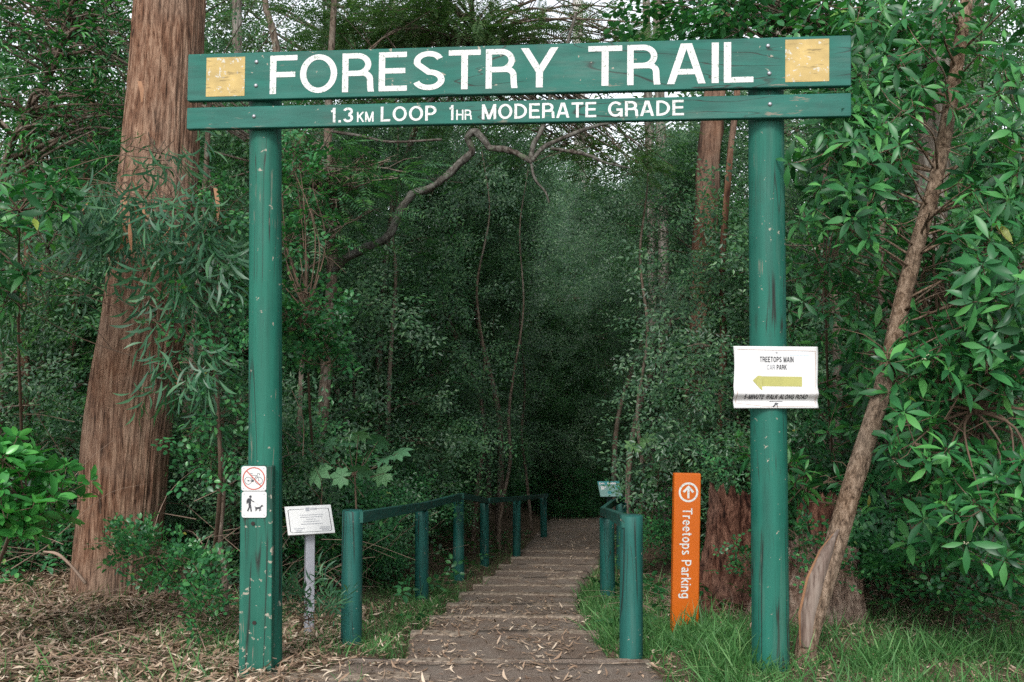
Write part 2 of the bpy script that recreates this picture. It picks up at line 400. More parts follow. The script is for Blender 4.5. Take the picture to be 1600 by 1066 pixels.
for i in range(21):
    x = -1.45 + 1.0 * i / 20; yy = 5.47 + .02 * math.sin(i * .5); zz = .02 + .004 * noise.noise(Vector((x * 6, 0, 0)))
    V += [(x, yy, -.05), (x, yy, zz), (x, yy + .09, zz), (x, yy + .09, -.05)]
m.add(V, [tuple(i * 4 + c + d for c, d in ((j, 0), (j + 1, 0), (j + 1, 4), (j, 4))) for i in range(20) for j in range(3)] + [(0, 1, 2, 3), (83, 82, 81, 80)])
tag(part('edging_timber', m.v, m.f, M['timber'], base=(-.95, 5.5, 0)), 'short half buried timber edging in the gravel near the left gate post', 'timber edging')

# ------------------------------------------------------------------ stroke lettering
def arc(cx, cy, rx, ry, a0, a1, n=14):
    return [(cx + rx * math.cos(R(a0 + (a1 - a0) * i / n)), cy + ry * math.sin(R(a0 + (a1 - a0) * i / n))) for i in range(n + 1)]
def glyph(ch, w):
    h = w / 2; t = 1 - h
    def bowl(x0, x1, y0, y1):
        r = (y1 - y0) / 2; rx = min(r * 1.05, x1 - x0)
        return [(x0, y1)] + arc(x1 - rx, (y0 + y1) / 2, rx, r, 90, -90) + [(x0, y0)]
    G = {
     'F': (.60, [[(h, 0), (h, 1)], [(h, t), (.58, t)], [(h, .50), (.54, .50)]]),
     'E': (.62, [[(h, 0), (h, 1)], [(h, t), (.60, t)], [(h, .52), (.57, .52)], [(h, h), (.61, h)]]),
     'L': (.56, [[(h, 1), (h, h), (.55, h)]]),
     'I': (w, [[(h, 0), (h, 1)]]),
     'T': (.66, [[(.33, 0), (.33, 1)], [(0, t), (.66, t)]]),
     'O': (.80, [arc(.40, .5, .40 - h, .5 - h, 90, 450, 36)]),
     'C': (.74, [arc(.40, .5, .40 - h, .5 - h, 38, 322, 30)]),
     'G': (.78, [arc(.40, .5, .40 - h, .5 - h, 40, 330, 30), [(.44, .46), (.78 - h, .46), (.78 - h, 0)]]),
     'D': (.72, [[(h, 0), (h, 1)], bowl(h, .72 - h, h, t)]),
     'P': (.63, [[(h, 0), (h, 1)], bowl(h, .63 - h, .44, t)]),
     'R': (.68, [[(h, 0), (h, 1)], bowl(h, .64 - h, .48, t), [(.36, .48)] + arc(.45, .32, .165, .16, 85, 5, 6) + [(.625, .1), (.64, 0)]]),
     'S': (.66, [arc(.33, .735, .33 - h - .02, .265 - h, 20, 200, 14)[:] + [(.16, .60), (.30, .52), (.45, .47), (.56, .40)][0:0] + arc(.33, .265, .33 - h, .265 - h, 90, -165, 18)]),
     'Y': (.70, [[(.06, 1), (.35, .40), (.64, 1)], [(.35, .44), (.35, 0)]]),
     'A': (.74, [[(.075, 0), (.335, 1)], [(.665, 0), (.405, 1)], [(.18, .30), (.56, .30)]]),
     'M': (.82, [[(h, 0), (h, 1)], [(h * 1.1, 1), (.41, 0)], [(.82 - h * 1.1, 1), (.41, 0)], [(.82 - h, 0), (.82 - h, 1)]]),
     'N': (.72, [[(h, 0), (h, 1)], [(h, .96), (.72 - h, .04)], [(.72 - h, 0), (.72 - h, 1)]]),
     'K': (.68, [[(h, 0), (h, 1)], [(.60, 1), (h, .40)], [(.26, .58), (.62, 0)]]),
     'H': (.70, [[(h, 0), (h, 1)], [(.70 - h, 0), (.70 - h, 1)], [(h, .52), (.70 - h, .52)]]),
     'U': (.70, [[(h, 1), (h, .33)] + arc(.35, .33, .35 - h, .33 - h, 180, 360, 14) + [(.70 - h, 1)]]),
     'W': (.98, [[(.06, 1), (.27, .06), (.49, .93), (.71, .06), (.92, 1)]]),
     '1': (.34, [[(.28 - h, 0), (.28 - h, 1)], [(.02, .76), (.24 - h, .80), (.27 - h, .97)]]),
     '3': (.60, [arc(.29, .735, .29 - h, .265 - h, 165, -80, 14), arc(.30, .285, .30 - h, .285 - h, 85, -165, 16)]),
     '5': (.60, [[(.54, t), (.12, t), (.09, .50)] + arc(.29, .32, .29 - h, .32 - h, 130, -160, 14)]),
     '.': (w, [[(h, 0), (h, w)]]), '-': (.34, [[(.02, .38), (.32, .38)]]), ' ': (.32, []),
     't': (.34, [[(.15, .95), (.15, .16), (.19, h), (.32, h)], [(0, .72), (.32, .72)]]),
     'r': (.36, [[(h, 0), (h, .74)], [(h, .52), (.16, .66), (.36, .69)]]),
     'e': (.56, [[(.04, .40), (.50, .40)] + arc(.28, .37, .28 - h, .37 - h, 5, 320, 22)]),
     'o': (.58, [arc(.29, .37, .29 - h, .37 - h, 90, 450, 26)]),
     'p': (.58, [[(h, -.27), (h, .74)], arc(.30, .37, .28 - h, .37 - h, 150, -150, 20)]),
     's': (.50, [arc(.25, .54, .23 - h, .20 - h, 25, 200, 8)[:] + arc(.25, .19, .25 - h, .19 - h, 80, -160, 10)]),
     'a': (.55, [arc(.27, .52, .22 - h, .22 - h, 160, 20, 8) + [(.52 - h, .42), (.52 - h, .08), (.56, .02)], arc(.25, .20, .25 - h, .20 - h, 60, 360, 16)]),
     'k': (.52, [[(h, 0), (h, 1)], [(.46, .72), (h, .30)], [(.2, .42), (.50, 0)]]),
     'i': (w, [[(h, 0), (h, .72)], [(h, .88), (h, 1)]]),
     'n': (.55, [[(h, 0), (h, .74)], [(h, .46)] + arc(.275, .44, .275 - h, .30 - h, 150, 0, 8) + [(.55 - h, 0)]]),
     'g': (.58, [arc(.28, .38, .28 - h, .36 - h, 30, 330, 20), [(.58 - h, .74), (.58 - h, -.06)] + arc(.30, -.07, .28 - h, .20 - h, 0, -160, 10)]),
    }
    return G[ch]
def ribbon(P, w):
    """centre line -> list of (left, right) point pairs, mitred"""
    out = []; n = len(P)
    closed = n > 3 and math.dist(P[0], P[-1]) < 1e-6
    for i in range(n):
        a = P[i - 1] if i else (P[-2] if closed else None); b = P[i + 1] if i < n - 1 else (P[1] if closed else None); p = P[i]
        d1 = None if a is None else Vector((p[0] - a[0], p[1] - a[1])).normalized()
        d2 = None if b is None else Vector((b[0] - p[0], b[1] - p[1])).normalized()
        d1 = d1 or d2; d2 = d2 or d1
        n1 = Vector((-d1.y, d1.x)); n2 = Vector((-d2.y, d2.x)); mm = (n1 + n2)
        mm = mm.normalized() if mm.length > .2 else n1
        if (a is None or b is None) and abs(d1.x) > .12 and abs(d1.y) > .45 and (abs(p[1]) < .02 or abs(p[1] - 1) < .02):
            hw = w / 2 / abs(d1.y) * (1 if d1.y < 0 else -1); out.append(((p[0] + hw, p[1]), (p[0] - hw, p[1]))); continue
        k = (w / 2) / max(.35, mm.dot(n1)); out.append(((p[0] + mm.x * k, p[1] + mm.y * k), (p[0] - mm.x * k, p[1] - mm.y * k)))
    return out
def text_strokes(txt, x0, y0, h, width=None, w=.16, track=.10, slant=0):
    """strokes (list of pair lists) for one line of text, fitted to WIDTH when given"""
    adv = 0; items = []
    for ch in txt:
        gw, st = glyph(ch, w); items.append((adv, st)); adv += gw + track
    adv -= track; sx = (width / adv) if width else h; out = []
    for (ax, st) in items:
        for P in st:
            rb = ribbon([((ax + p[0]) , p[1]) for p in P], w)
            out.append([tuple((x0 + (q[0] + slant * q[1]) * sx, y0 + q[1] * h) for q in pr) for pr in rb])
    return out
def line_strokes(segs, w):
    return [ribbon(P, w) for P in segs]
def disc(cx, cy, r, n=20):
    return [[(cx - r * math.cos(math.pi * i / n), cy + r * math.sin(math.pi * i / n)), (cx - r * math.cos(math.pi * i / n), cy - r * math.sin(math.pi * i / n))] for i in range(n + 1)]
def marks(name, strokes, mp, mat, parent, lift=.001, th=.0004):
    """lay flat strokes on a surface through MP(u, v, lift) -> world"""
    V, F = [], []
    for k, st in enumerate(strokes):
        n0 = len(V); l = lift + (k % 7) * .00012
        for (a, b) in st: V.append(mp(a[0], a[1], l)); V.append(mp(b[0], b[1], l))
        for i in range(len(st) - 1):
            j = n0 + i * 2; F.append((j, j + 1, j + 3, j + 2))
    return part(name, V, F, mat, parent)

# ------------------------------------------------------------------ the gateway
def log_post(mb, base, top, r0, r1, n=36, m=24, seed=0, lump=.02, bevel=.006):
    base, top = Vector(base), Vector(top); ax = (top - base).normalized(); u = Vector((1, 0, 0)); u = (u - ax * u.dot(ax)).normalized(); b = ax.cross(u)
    V, F = [], []
    L = (top - base).length; ts = [i / (m - 1) for i in range(m)]; ts = ts[:-1] + [1 - bevel / L, 1]
    for i, t in enumerate(ts):
        r = r0 + (r1 - r0) * t - (bevel if i == len(ts) - 1 else 0)
        p = base.lerp(top, t)
        for k in range(n):
            a = 2 * math.pi * k / n
            rr = r * (1 + lump * noise.noise(Vector((math.cos(a) * .9, math.sin(a) * .9, t * L * .8 + seed * 9))))
            V.append(p + (u * math.cos(a) + b * math.sin(a)) * rr)
    m2 = len(ts)
    for i in range(m2 - 1):
        for k in range(n): j = (k + 1) % n; F.append((i * n + k, i * n + j, i * n + n + j, i * n + n + k))
    F.append(tuple(range(n - 1, -1, -1))); F.append(tuple(range((m2 - 1) * n, m2 * n)))
    mb.add(V, F); return mb

YL, YR = 5.62, 5.19                                  # distance of the board's front at its two ends
A0 = at(293, 121.5, YL); A1 = at(1330, 94.5, YR)
U = (A1 - A0).normalized(); NRM = Vector((U.y, -U.x, 0)).normalized(); VUP = U.cross(NRM) * -1
if VUP.z < 0: VUP = -VUP
BLEN = (A1 - A0).length
def px_u(px, py=110):
    """distance along the board of photo column px"""
    d = at(px, py, 1.0) - Vector((0, 0, CAM_Z)); o = Vector((0, 0, CAM_Z))
    t = (A0 - o).dot(NRM) / d.dot(NRM); return ((o + d * t) - A0).dot(U)
def px_uv(px, py):
    d = at(px, py, 1.0) - Vector((0, 0, CAM_Z)); o = Vector((0, 0, CAM_Z))
    t = (A0 - o).dot(NRM) / d.dot(NRM); q = (o + d * t) - A0; return q.dot(U), q.dot(VUP)
def bmap(u, v, l): return A0 + U * u + VUP * v + NRM * l
gate = thing('trail_gateway', 'tall green timber gateway over the path with FORESTRY TRAIL in white letters', 'gateway', (0, 5.55, 0))
TH = .045
pl_top = at(415, 98, 5.715); pl_bot = at(415, 1050, 5.715)
pr_top = at(1196, 76, 5.385); pr_bot = at(1204, 1038, 5.385)
for (a, b, r0, r1, sd, mt) in ((pl_bot, pl_top, .096, .091, 1, 'post'), (pr_bot, pr_top, .099, .095, 2, 'post2')):
    a = a - Vector((0, 0, .3)); mb = MB(); log_post(mb, a, b, r0, r1, 44, 40, sd)
    part('post', mb.v, mb.f, M[mt], gate, True)
vT0, vB0 = px_uv(293, 85)[1], px_uv(293, 158)[1]; vT1, vB1 = px_uv(293, 168.5)[1], px_uv(293, 202)[1]
boards = []
for (vt, vb) in ((vT0, vB0), (vT1, vB1)):
    mb = MB(); c = A0 + U * BLEN / 2 + VUP * (vt + vb) / 2 - NRM * TH / 2
    mb.box(c, U * BLEN / 2, NRM * TH / 2, VUP * (vt - vb) / 2, .004)
    # local X runs along the board so the grain follows it
    b = part('sign_board', mb.v, mb.f, M['board'], gate); boards.append(b)
big = [('F', 422, 466), ('O', 469, 527), ('R', 535, 583), ('E', 592, 637), ('S', 645, 695), ('T', 701, 751), ('R', 759, 807), ('Y', 815, 871),
       ('T', 919, 972), ('R', 980, 1030), ('A', 1042, 1103), ('I', 1112, 1123), ('L', 1131, 1178)]
v0 = px_uv(422, 148)[1] ; hh = px_uv(422, 88)[1] - v0
st = []
for ch, xa, xb in big:
    if xa == 919: marks('lettering', st, bmap, M['letter'], boards[0], .0012); st = []
    ua, ub = px_u(xa), px_u(xb); st += text_strokes(ch, ua, v0 + .002 + .004 * (ua / BLEN), hh, ub - ua,   .136 if ch != 'I' else 1.0)
marks('lettering', st, bmap, M['letter'], boards[0], .0012)
vs = px_uv(517, 192)[1]; hs2 = px_uv(517, 169)[1] - vs
for txt, xa, xb, k in (('1.3', 517, 552, 1), ('KM', 558, 584, .68), ('LOOP', 595, 682, 1), ('1', 702, 710, 1), ('HR', 713, 737, .68), ('MODERATE', 753, 932, 1), ('GRADE', 950, 1069, 1)):
    ua, ub = px_u(xa, 175), px_u(xb, 175); marks('lettering', text_strokes(txt, ua, vs + .003 * ua / BLEN, hs2 * k, ub - ua, .15, .12), bmap, M['letter'], boards[1], .0012)
for (xa, xb, ya, yb) in ((323, 382, 90.5, 150), (1227, 1295.5, 62.5, 127)):
    u0, v1 = px_uv(xa, ya); u1, v0b = px_uv(xb, yb); mb = MB()
    c = bmap((u0 + u1) / 2, (v0b + v1) / 2, -.003); mb.box(c, U * (u1 - u0) / 2, NRM * .0045, VUP * (v1 - v0b) / 2)
    part('yellow_inlay', mb.v, mb.f, M['yellow'], boards[0])
for (px, py) in ((401, 97), (400, 134), (397, 182), (1200, 72), (1202, 115), (1203, 163)):
    u, v = px_uv(px, py); V, F = [], []
    for i, (rr, l) in enumerate(((.0115, .0), (.0115, .003), (.009, .007), (.005, .009))):
        V += [bmap(u + rr * math.cos(a * math.pi / 6), v + rr * math.sin(a * math.pi / 6), l) for a in range(12)]
    for i in range(3): F += [(i * 12 + k, i * 12 + (k + 1) % 12, i * 12 + 12 + (k + 1) % 12, i * 12 + 12 + k) for k in range(12)]
    F.append(tuple(range(36, 48))); part('bolt', V, F, M['bolt'], gate, True)
# flat plank on the front of the left post, with its bolt holes
PYF = 5.715 - .094 - .055
pa, pb_ = at(376, 728, PYF), at(424, 1054, PYF)
mb = MB(); cpl = Vector(((pa.x + pb_.x) / 2, PYF + .03, (pa.z + pb_.z - .15) / 2))
mb.box(cpl, ((pb_.x - pa.x) / 2, -.004, 0), (.001, .032, 0), (0, 0, (pa.z - pb_.z + .15) / 2), .004)
plank = part('front_plank', mb.v, mb.f, M['plank'], gate)
def plmap(u, v, l): return Vector((u, PYF - .0045 - l, v))
for (px, py) in ((395.5, 818), (397.5, 973)):
    q = at(px, py, PYF - .004); marks('bolt_hole', disc(q.x, q.z, .011)[:1] and [disc(q.x, q.z, .011)], plmap, M['hole'], plank, .0035)

# two small square signs on the plank
def plate(mb, mp, u0, u1, v0, v1, th, r):
    pts = [p for cx, cyy, a in ((u1 - r, v1 - r, 0), (u0 + r, v1 - r, 90), (u0 + r, v0 + r, 180), (u1 - r, v0 + r, 270)) for p in arc(cx, cyy, r, r, a, a + 90, 5)]
    n = len(pts); V = [mp(p[0], p[1], 0) for p in pts] + [mp(p[0], p[1], th) for p in pts]
    F = [tuple(range(n, 2 * n)), tuple(range(n - 1, -1, -1))] + [(i, (i + 1) % n, n + (i + 1) % n, n + i) for i in range(n)]
    mb.add(V, F)
def small_sign(name, label, x0, x1, y0, y1, art):
    a, b = at(x0, y0, PYF - .008), at(x1, y1, PYF - .008); w_ = b.x - a.x; h_ = a.z - b.z
    root = thing(name, label, 'sign', ((a.x + b.x) / 2, PYF - .008, b.z)); 
    mp = lambda u, v, l: Vector((a.x + u * w_, PYF - .006 - l, b.z + v * h_))
    mb = MB(); rr = lambda u, v, l: Vector((u, PYF - .0075 - l, v)); plate(mb, rr, a.x, b.x, b.z, a.z, .0025, .014)
    part('sign_plate', mb.v, mb.f, M['white'], root)
    m2 = lambda u, v, l: Vector((a.x + u * w_, PYF - .010 - l, b.z + v * h_))
    art(m2, root)
    for (u, v) in ((.1, .9), (.9, .9), (.1, .1), (.9, .1)): marks('screw', [disc(u, v, .02, 10)], m2, M['bolt'], root, .0006)
def art_bike(mp, root):
    k = line_strokes([arc(.275, .41, .14, .145, 0, 360, 28), arc(.705, .41, .14, .145, 0, 360, 28)], .018)
    k += line_strokes([[(.36, .63), (.62, .62)], [(.40, .68), (.36, .70), (.46, .70)], [(.275, .41), (.46, .40)], [(.62, .62), (.47, .41)], [(.38, .64), (.47, .41)], [(.705, .41), (.64, .62), (.66, .70)], [(.64, .705), (.74, .69), (.72, .64)]], .016)
    k += [disc(.275, .41, .03, 10), disc(.46, .40, .045, 12), disc(.705, .41, .02, 10)]
    marks('bicycle_symbol', k, mp, M['black'], root, .0006)
    marks('prohibition_ring', line_strokes([arc(.5, .5, .43, .44, 0, 360, 48), [(.21, .81), (.79, .19)]], .038), mp, M['red'], root, .0016)
def art_dog(mp, root):
    k = [disc(.35, .80, .052, 14)]
    k += [[[(.24, .70), (.36, .70)], [(.215, .60), (.375, .62)], [(.225, .54), (.36, .55)]][::1]] if False else []
    k += line_strokes([[(.29, .74), (.27, .56)]], .10) + line_strokes([[(.33, .74), (.33, .54)]], .09)
    k += line_strokes([[(.36, .71), (.43, .63), (.50, .605)]], .035) + line_strokes([[(.23, .70), (.205, .60), (.22, .53)]], .035)
    k += line_strokes([[(.30, .56), (.31, .40), (.24, .26)], [(.33, .56), (.365, .40), (.385, .25)]], .055)
    k += line_strokes([[(.23, .26), (.28, .255)], [(.37, .245), (.42, .25)]], .03)
    marks('walker_symbol', k, mp, M['black'], root, .0006)
    d = line_strokes([[(.55, .36), (.74, .375)]], .075) + line_strokes([[(.57, .36), (.56, .25)], [(.61, .34), (.60, .27)], [(.72, .35), (.72, .25)], [(.76, .36), (.77, .26)]], .028)
    d += line_strokes([[(.74, .38), (.80, .45)]], .05) + [disc(.815, .455, .035, 10)] + line_strokes([[(.83, .45), (.87, .44)], [(.55, .38), (.53, .44)]], .022)
    marks('dog_symbol', d, mp, M['black'], root, .0006)
    marks('lead', line_strokes([[(.50, .605), (.62, .52), (.77, .43)]], .008), mp, M['grey_ink'], root, .0012)
small_sign('no_cycling_sign', 'small white sign with a crossed out bicycle in a red ring, on the left post', 377.5, 416, 728.5, 767, art_bike)
small_sign('dog_walking_sign', 'small white sign with a walker leading a dog, below the bicycle sign', 378, 416.5, 768, 809, art_dog)

# laminated direction sheet on the right post
SY = 5.385 - .098 - .012
c0, c1 = at(1146, 542, SY), at(1278, 638, SY); SW, SH = c1.x - c0.x, c0.z - c1.z
sheet = thing('direction_sheet', 'creased white laminated sheet with yellow arrow and TREETOPS MAIN CAR PARK', 'sign', ((c0.x + c1.x) / 2, SY, c1.z))
def shmap(u, v, l):
    bend = .022 * math.exp(-((v - .24) / .075) ** 2) - .010 * math.exp(-((v - .12) / .06) ** 2)
    curl = .008 * (abs(u - .5) * 2) ** 2 * math.sin(v * 5) ; wob = .01 * math.sin(v * 9 + 1) * (abs(u - .5) * 2) ** 3
    du = .012 * math.sin(v * 6.2 + (0 if u < .5 else 2.6)) * (1 if u > .5 else -1) * (abs(u - .5) * 2) ** 3
    return Vector((c0.x + (u + du) * SW, SY - bend - curl + wob * .3 - l, c1.z + v * SH + .004 * (1 - u) * (v)))
n1, n2 = 30, 60; V = []
for l in (.0, .004):
    V += [shmap(i / n1, j / n2, l) for j in range(n2 + 1) for i in range(n1 + 1)]
F = []; q = (n1 + 1) * (n2 + 1)
for j in range(n2):
    for i in range(n1):
        a = j * (n1 + 1) + i; F.append((a, a + n1 + 1, a + n1 + 2, a + 1)); F.append((q + a, q + a + 1, q + a + n1 + 2, q + a + n1 + 1))
rim = [i for i in range(n1 + 1)] + [j * (n1 + 1) + n1 for j in range(1, n2 + 1)] + [n2 * (n1 + 1) + i for i in range(n1 - 1, -1, -1)] + [j * (n1 + 1) for j in range(n2 - 1, 0, -1)]
for a, b in zip(rim, rim[1:] + rim[:1]): F.append((a, b, b + q, a + q))
part('sheet', V, F, M['paper'], sheet, True)
sx = lambda px: (px - 1146) / 132.; sv = lambda py: (638 - py) / 96.
def fine_pairs(stks, k=6):
    out = []
    for s in stks:
        o = []
        for (a, b), (c, d) in zip(s, s[1:]):
            for i in range(k): t = i / k; o.append(((a[0] + (c[0] - a[0]) * t, a[1] + (c[1] - a[1]) * t), (b[0] + (d[0] - b[0]) * t, b[1] + (d[1] - b[1]) * t)))
        o.append(s[-1]); out.append(o)
    return out
st = text_strokes('TREETOPS MAIN', sx(1187), sv(566.5), 8.5 / 96, sx(1240) - sx(1187), .17, .14)
st += text_strokes('PARK', sx(1213.5), sv(578), 7.5 / 96, sx(1229) - sx(1213.5), .17, .14)
marks('printed_words', st, shmap, M['black'], sheet, .0055)
marks('faded_word', text_strokes('CAR', sx(1198), sv(578), 7.5 / 96, sx(1210.5) - sx(1198), .13, .14), shmap, M['grey_ink'], sheet, .0055)
marks('printed_words', fine_pairs(text_strokes('5-MINUTE WALK ALONG ROAD', sx(1161.5), sv(624), 7.5 / 96, sx(1260) - sx(1161.5), .17, .14, .2), 3), shmap, M['black'], sheet, .0055)
ar = [[((sx(1175.5), sv(595)), (sx(1175.5), sv(595))), ((sx(1184), sv(587.5)), (sx(1182), sv(602.5))), ((sx(1189.4), sv(588)), (sx(1189.4), sv(611))), ((sx(1189.5), sv(588.6)), (sx(1189.5), sv(604)))] +
      [((sx(1190 + 63 * i / 8), sv(588.6 + .5 * i / 8)), (sx(1190 + 63 * i / 8), sv(604 + .4 * i / 8))) for i in range(9)]]
marks('yellow_arrow', ar, shmap, M['olive'], sheet, .0055)
rect = lambda xa, xb, ya, yb: [[((sx(xa + (xb - xa) * i / 6), sv(ya)), (sx(xa + (xb - xa) * i / 6), sv(yb))) for i in range(7)]]
marks('blue_smudge', rect(1234, 1264, 550, 556), shmap, M['paleblue'], sheet, .0055)
marks('green_smudge', rect(1231, 1263, 628, 633), shmap, M['palegreen'], sheet, .0055)
marks('border_line', fine_pairs(line_strokes([[(sx(1152), sv(547)), (sx(1274), sv(549)), (sx(1274), sv(632))], [(sx(1151), sv(611)), (sx(1149.5), sv(630)), (sx(1200), sv(635.5)), (sx(1272), sv(634.5))]], .006), 16), shmap, M['brownline'], sheet, .0052)
marks('logo', fine_pairs(line_strokes([[(sx(1202), sv(627.5)), (sx(1222.5), sv(627.3))]], .009), 4) + line_strokes([[(sx(1208), sv(635)), (sx(1212), sv(631.5)), (sx(1216), sv(630.5))]], .02) + line_strokes([[(sx(1206.5), sv(634.5)), (sx(1209), sv(636))], [(sx(1213), sv(631)), (sx(1214.5), sv(636.5))], [(sx(1210), sv(630.5)), (sx(1213), sv(629.5))]], .012), shmap, M['black'], sheet, .0055)
marks('nail', [disc(sx(1213.5), sv(551.5), .012, 10)], shmap, M['bolt'], sheet, .0065)

# ------------------------------------------------------------------ orange bollard sign
g0 = ground_at(1070, 991); OY = g0.y
tl, tr, bl, br = at(1054, 740, OY), at(1096, 740, OY), at(1051, 992, OY), at(1090.5, 992, OY)
axv = ((tl + tr) / 2 - (bl + br) / 2); OH = axv.length; axv = axv.normalized(); OW = 42.0 * OY / FPX
uo = Vector((math.cos(R(4)), math.sin(R(4)) * 1, 0)); uo = (uo - axv * uo.dot(axv)).normalized(); no = axv.cross(uo) * -1
if no.y > 0: no = -no
ob = (bl + br) / 2
boll = thing('orange_marker_post', 'bright orange marker post reading Treetops Parking with an arrow up', 'marker post', ob)
omap = lambda u, v, l: ob + uo * u + axv * v + no * l
mb = MB(); mb.box(ob + axv * (OH - .2) / 2 - no * .03, uo * OW / 2, no * .03, axv * (OH + .2) / 2, .006)
part('body', mb.v, mb.f, M['orange'], boll)
ppm = OH / 252.
def ou(px, py): return (px - (1070.7 + (1074.8 - 1070.7) * (992 - py) / 252.)) * ppm
def ov(py): return (992 - py) * ppm
cx_, cv_ = ou(1075.5, 769), ov(769.5); rr = 14.0 * ppm
marks('arrow_symbol', line_strokes([arc(cx_, cv_, rr, rr, 0, 360, 40)], .0135) + line_strokes([[(cx_, cv_ - .040), (cx_, cv_ + .032)], [(cx_ - .034, cv_ + .000), (cx_, cv_ + .036), (cx_ + .034, cv_ + .000)]], .015), omap, M['letter'], boll, .001)
stt = text_strokes('Treetops Parking', 0, 0, 15.5 * ppm, 140.5 * ppm, .145, .12)
vtop = ov(794.5); 
def rot(s):  # reading downwards: text x -> -v, text y -> +u
    return [[tuple((ou(1066.5 + (1064 - 1067) * (p[0] / (140 * ppm)), 794 + p[0] / ppm) + p[1], vtop - p[0]) for p in pr) for pr in k] for k in s]
marks('lettering', rot(stt), omap, M['letter'], boll, .001)

# ------------------------------------------------------------------ white plaque on a grey post
pg = ground_at(484, 992); PL = pg.y
pc = at(484, 812, PL - .02); th_, tl_ = R(22), R(47)
pu = Vector((math.cos(th_), math.sin(th_), 0)); pd = Vector((math.sin(th_) * math.cos(tl_), -math.cos(th_) * math.cos(tl_), -math.sin(tl_))); pn = pu.cross(pd); pn = pn if pn.z > 0 else -pn
plq = thing('plaque_stand', 'tilted white plaque on a slim grey metal post beside the left gate post', 'plaque', (pg.x, pg.y, pg.z))
pw, ph = .315, .232
pmap = lambda u, v, l: pc + pu * (u - .5) * pw + pd * (.5 - v) * ph + pn * l
mb = MB(); mb.box(pc - pn * .004, pu * pw / 2, pd * ph / 2, pn * .004); plate_o = part('plate', mb.v, mb.f, M['white'], plq)
bd = [(.40, .88), (.12, .88)] + arc(.12, .84, .06, .04, 90, 180, 4) + [(.06, .14)] + arc(.12, .12, .06, .05, 180, 270, 5) + [(.88, .07)] + arc(.88, .12, .06, .05, 270, 360, 5) + [(.94, .84)] + arc(.88, .84, .06, .04, 0, 90, 4) + [(.66, .88)]
marks('border_line', line_strokes([bd], .013), pmap, M['black'], plate_o, .001)
rows = [(.30, .80, .665), (.30, .78, .59), (.43, .64, .51), (.36, .70, .43), (.30, .76, .345), (.70, .90, .215), (.68, .92, .165), (.73, .88, .12), (.14, .36, .20), (.18, .32, .14), (.17, .30, .09)]
ls = []
rr_ = random.Random(3)
for (a, b, v) in rows:
    u = a
    while u < b - .012:
        q = min(b, u + rr_.uniform(.02, .06)); ls.append([((u, v + .013), (u, v - .013)), ((q, v + .013), (q, v - .013))]); u = q + .011
marks('small_print', ls, pmap, M['grey_ink'], plate_o, .001)
lg = [[((.44, .93), (.44, .80)), ((.52, .93), (.52, .80))]] + [[((.535 + .022 * i, .915 - .01 * (i % 2)), (.535 + .022 * i, .83)), ((.548 + .022 * i, .915), (.548 + .022 * i, .83))] for i in range(7)]
marks('crest', lg, pmap, M['grey_ink'], plate_o, .001)
mb = MB(); tp = pc - pn * .03 + pd * .01
mb.box(((tp.x + pg.x) / 2, (tp.y + pg.y) / 2, (tp.z + pg.z - .1) / 2), (.0275, .012, 0), (-.012, .0275, 0), (0, 0, (tp.z - pg.z + .1) / 2), .004)
part('post', mb.v, mb.f, M['alu'], plq)

# ------------------------------------------------------------------ handrails
def rail_line(pts, side, w_=.045, h_=.075):
    """beam along the tops of the posts; pts: world points of top centre line"""
    mb = MB(); V = []; n = len(pts)
    for i, p in enumerate(pts):
        a = pts[max(i - 1, 0)]; b = pts[min(i + 1, n - 1)]; d = (b - a); d.z = 0; d = d.normalized(); s = Vector((d.y, -d.x, 0)) * (w_ / 2)
        for (k, z) in ((-1, -h_), (1, -h_), (1, -.004), (.85, 0), (-.85, 0), (-1, -.004)): V.append(p + s * k + Vector((0, 0, z)))
    F = [tuple(i * 6 + c + d for c, d in ((j, 0), ((j + 1) % 6, 0), ((j + 1) % 6, 6), (j, 6))) for i in range(n - 1) for j in range(6)]
    F += [(5, 4, 3, 2, 1, 0), tuple((n - 1) * 6 + j for j in range(6))]
    return V, F
def handrail(label, posts, off, railpts, extra):
    root = thing('handrail', label, 'handrail', (posts[0][0], posts[0][1], H(posts[0][0], posts[0][1])))
    for i, (x, y, zt, r) in enumerate(posts):
        zb = min(H(x, y), path_z(x, y)) - .15; mb = MB(); lx = random.uniform(-.012, .012)
        log_post(mb, (x + lx, y, zb), (x, y, zt + (.004 if i == 0 else -.076)), r, r * .97, 28, 12, i + 20, .03)
        if i == 0: pass
        part('post', mb.v, mb.f, M['rail'], root, True)
    for seg in railpts:
        V, F = rail_line([Vector(p) for p in seg], off); part('rail', V, F, M['railb'], root)
    return root
def fp(px, py, Y): return at(px, py, Y)
LP = [(551, 798, 6.54), (659, 786, 9.65), (716, 771, 12.0), (757, 778.5, 14.5), (807.5, 775.5, 16.7), (849, 771, 19.8)]
lp = []
for i, (px, py, Y) in enumerate(LP): p = fp(px, py, Y); lp.append((p.x, p.y, p.z, .068 if i else .069))
off = .05
def rp(px, py, Y, dx=0): p = at(px, py, Y); return (p.x + dx, p.y, p.z)
hr = handrail('long green log handrail down the left side of the steps', lp, 0, [[rp(562, 799, 6.50), rp(664, 784.5, 9.65), rp(719, 771, 11.95)], [rp(722, 770.5, 12.0), rp(761, 778.5, 14.5)], [rp(763, 778.5, 14.55), rp(810, 775.5, 16.7), rp(855, 771.5, 20.0)]], 0)
RPn = [(987, 806, 5.93), (948, 797, 9.6), (971, 777, 13.6)]
rpp = []
for i, (px, py, Y) in enumerate(RPn): p = fp(px, py, Y); rpp.append((p.x, p.y, p.z, .070 if i == 0 else .073))
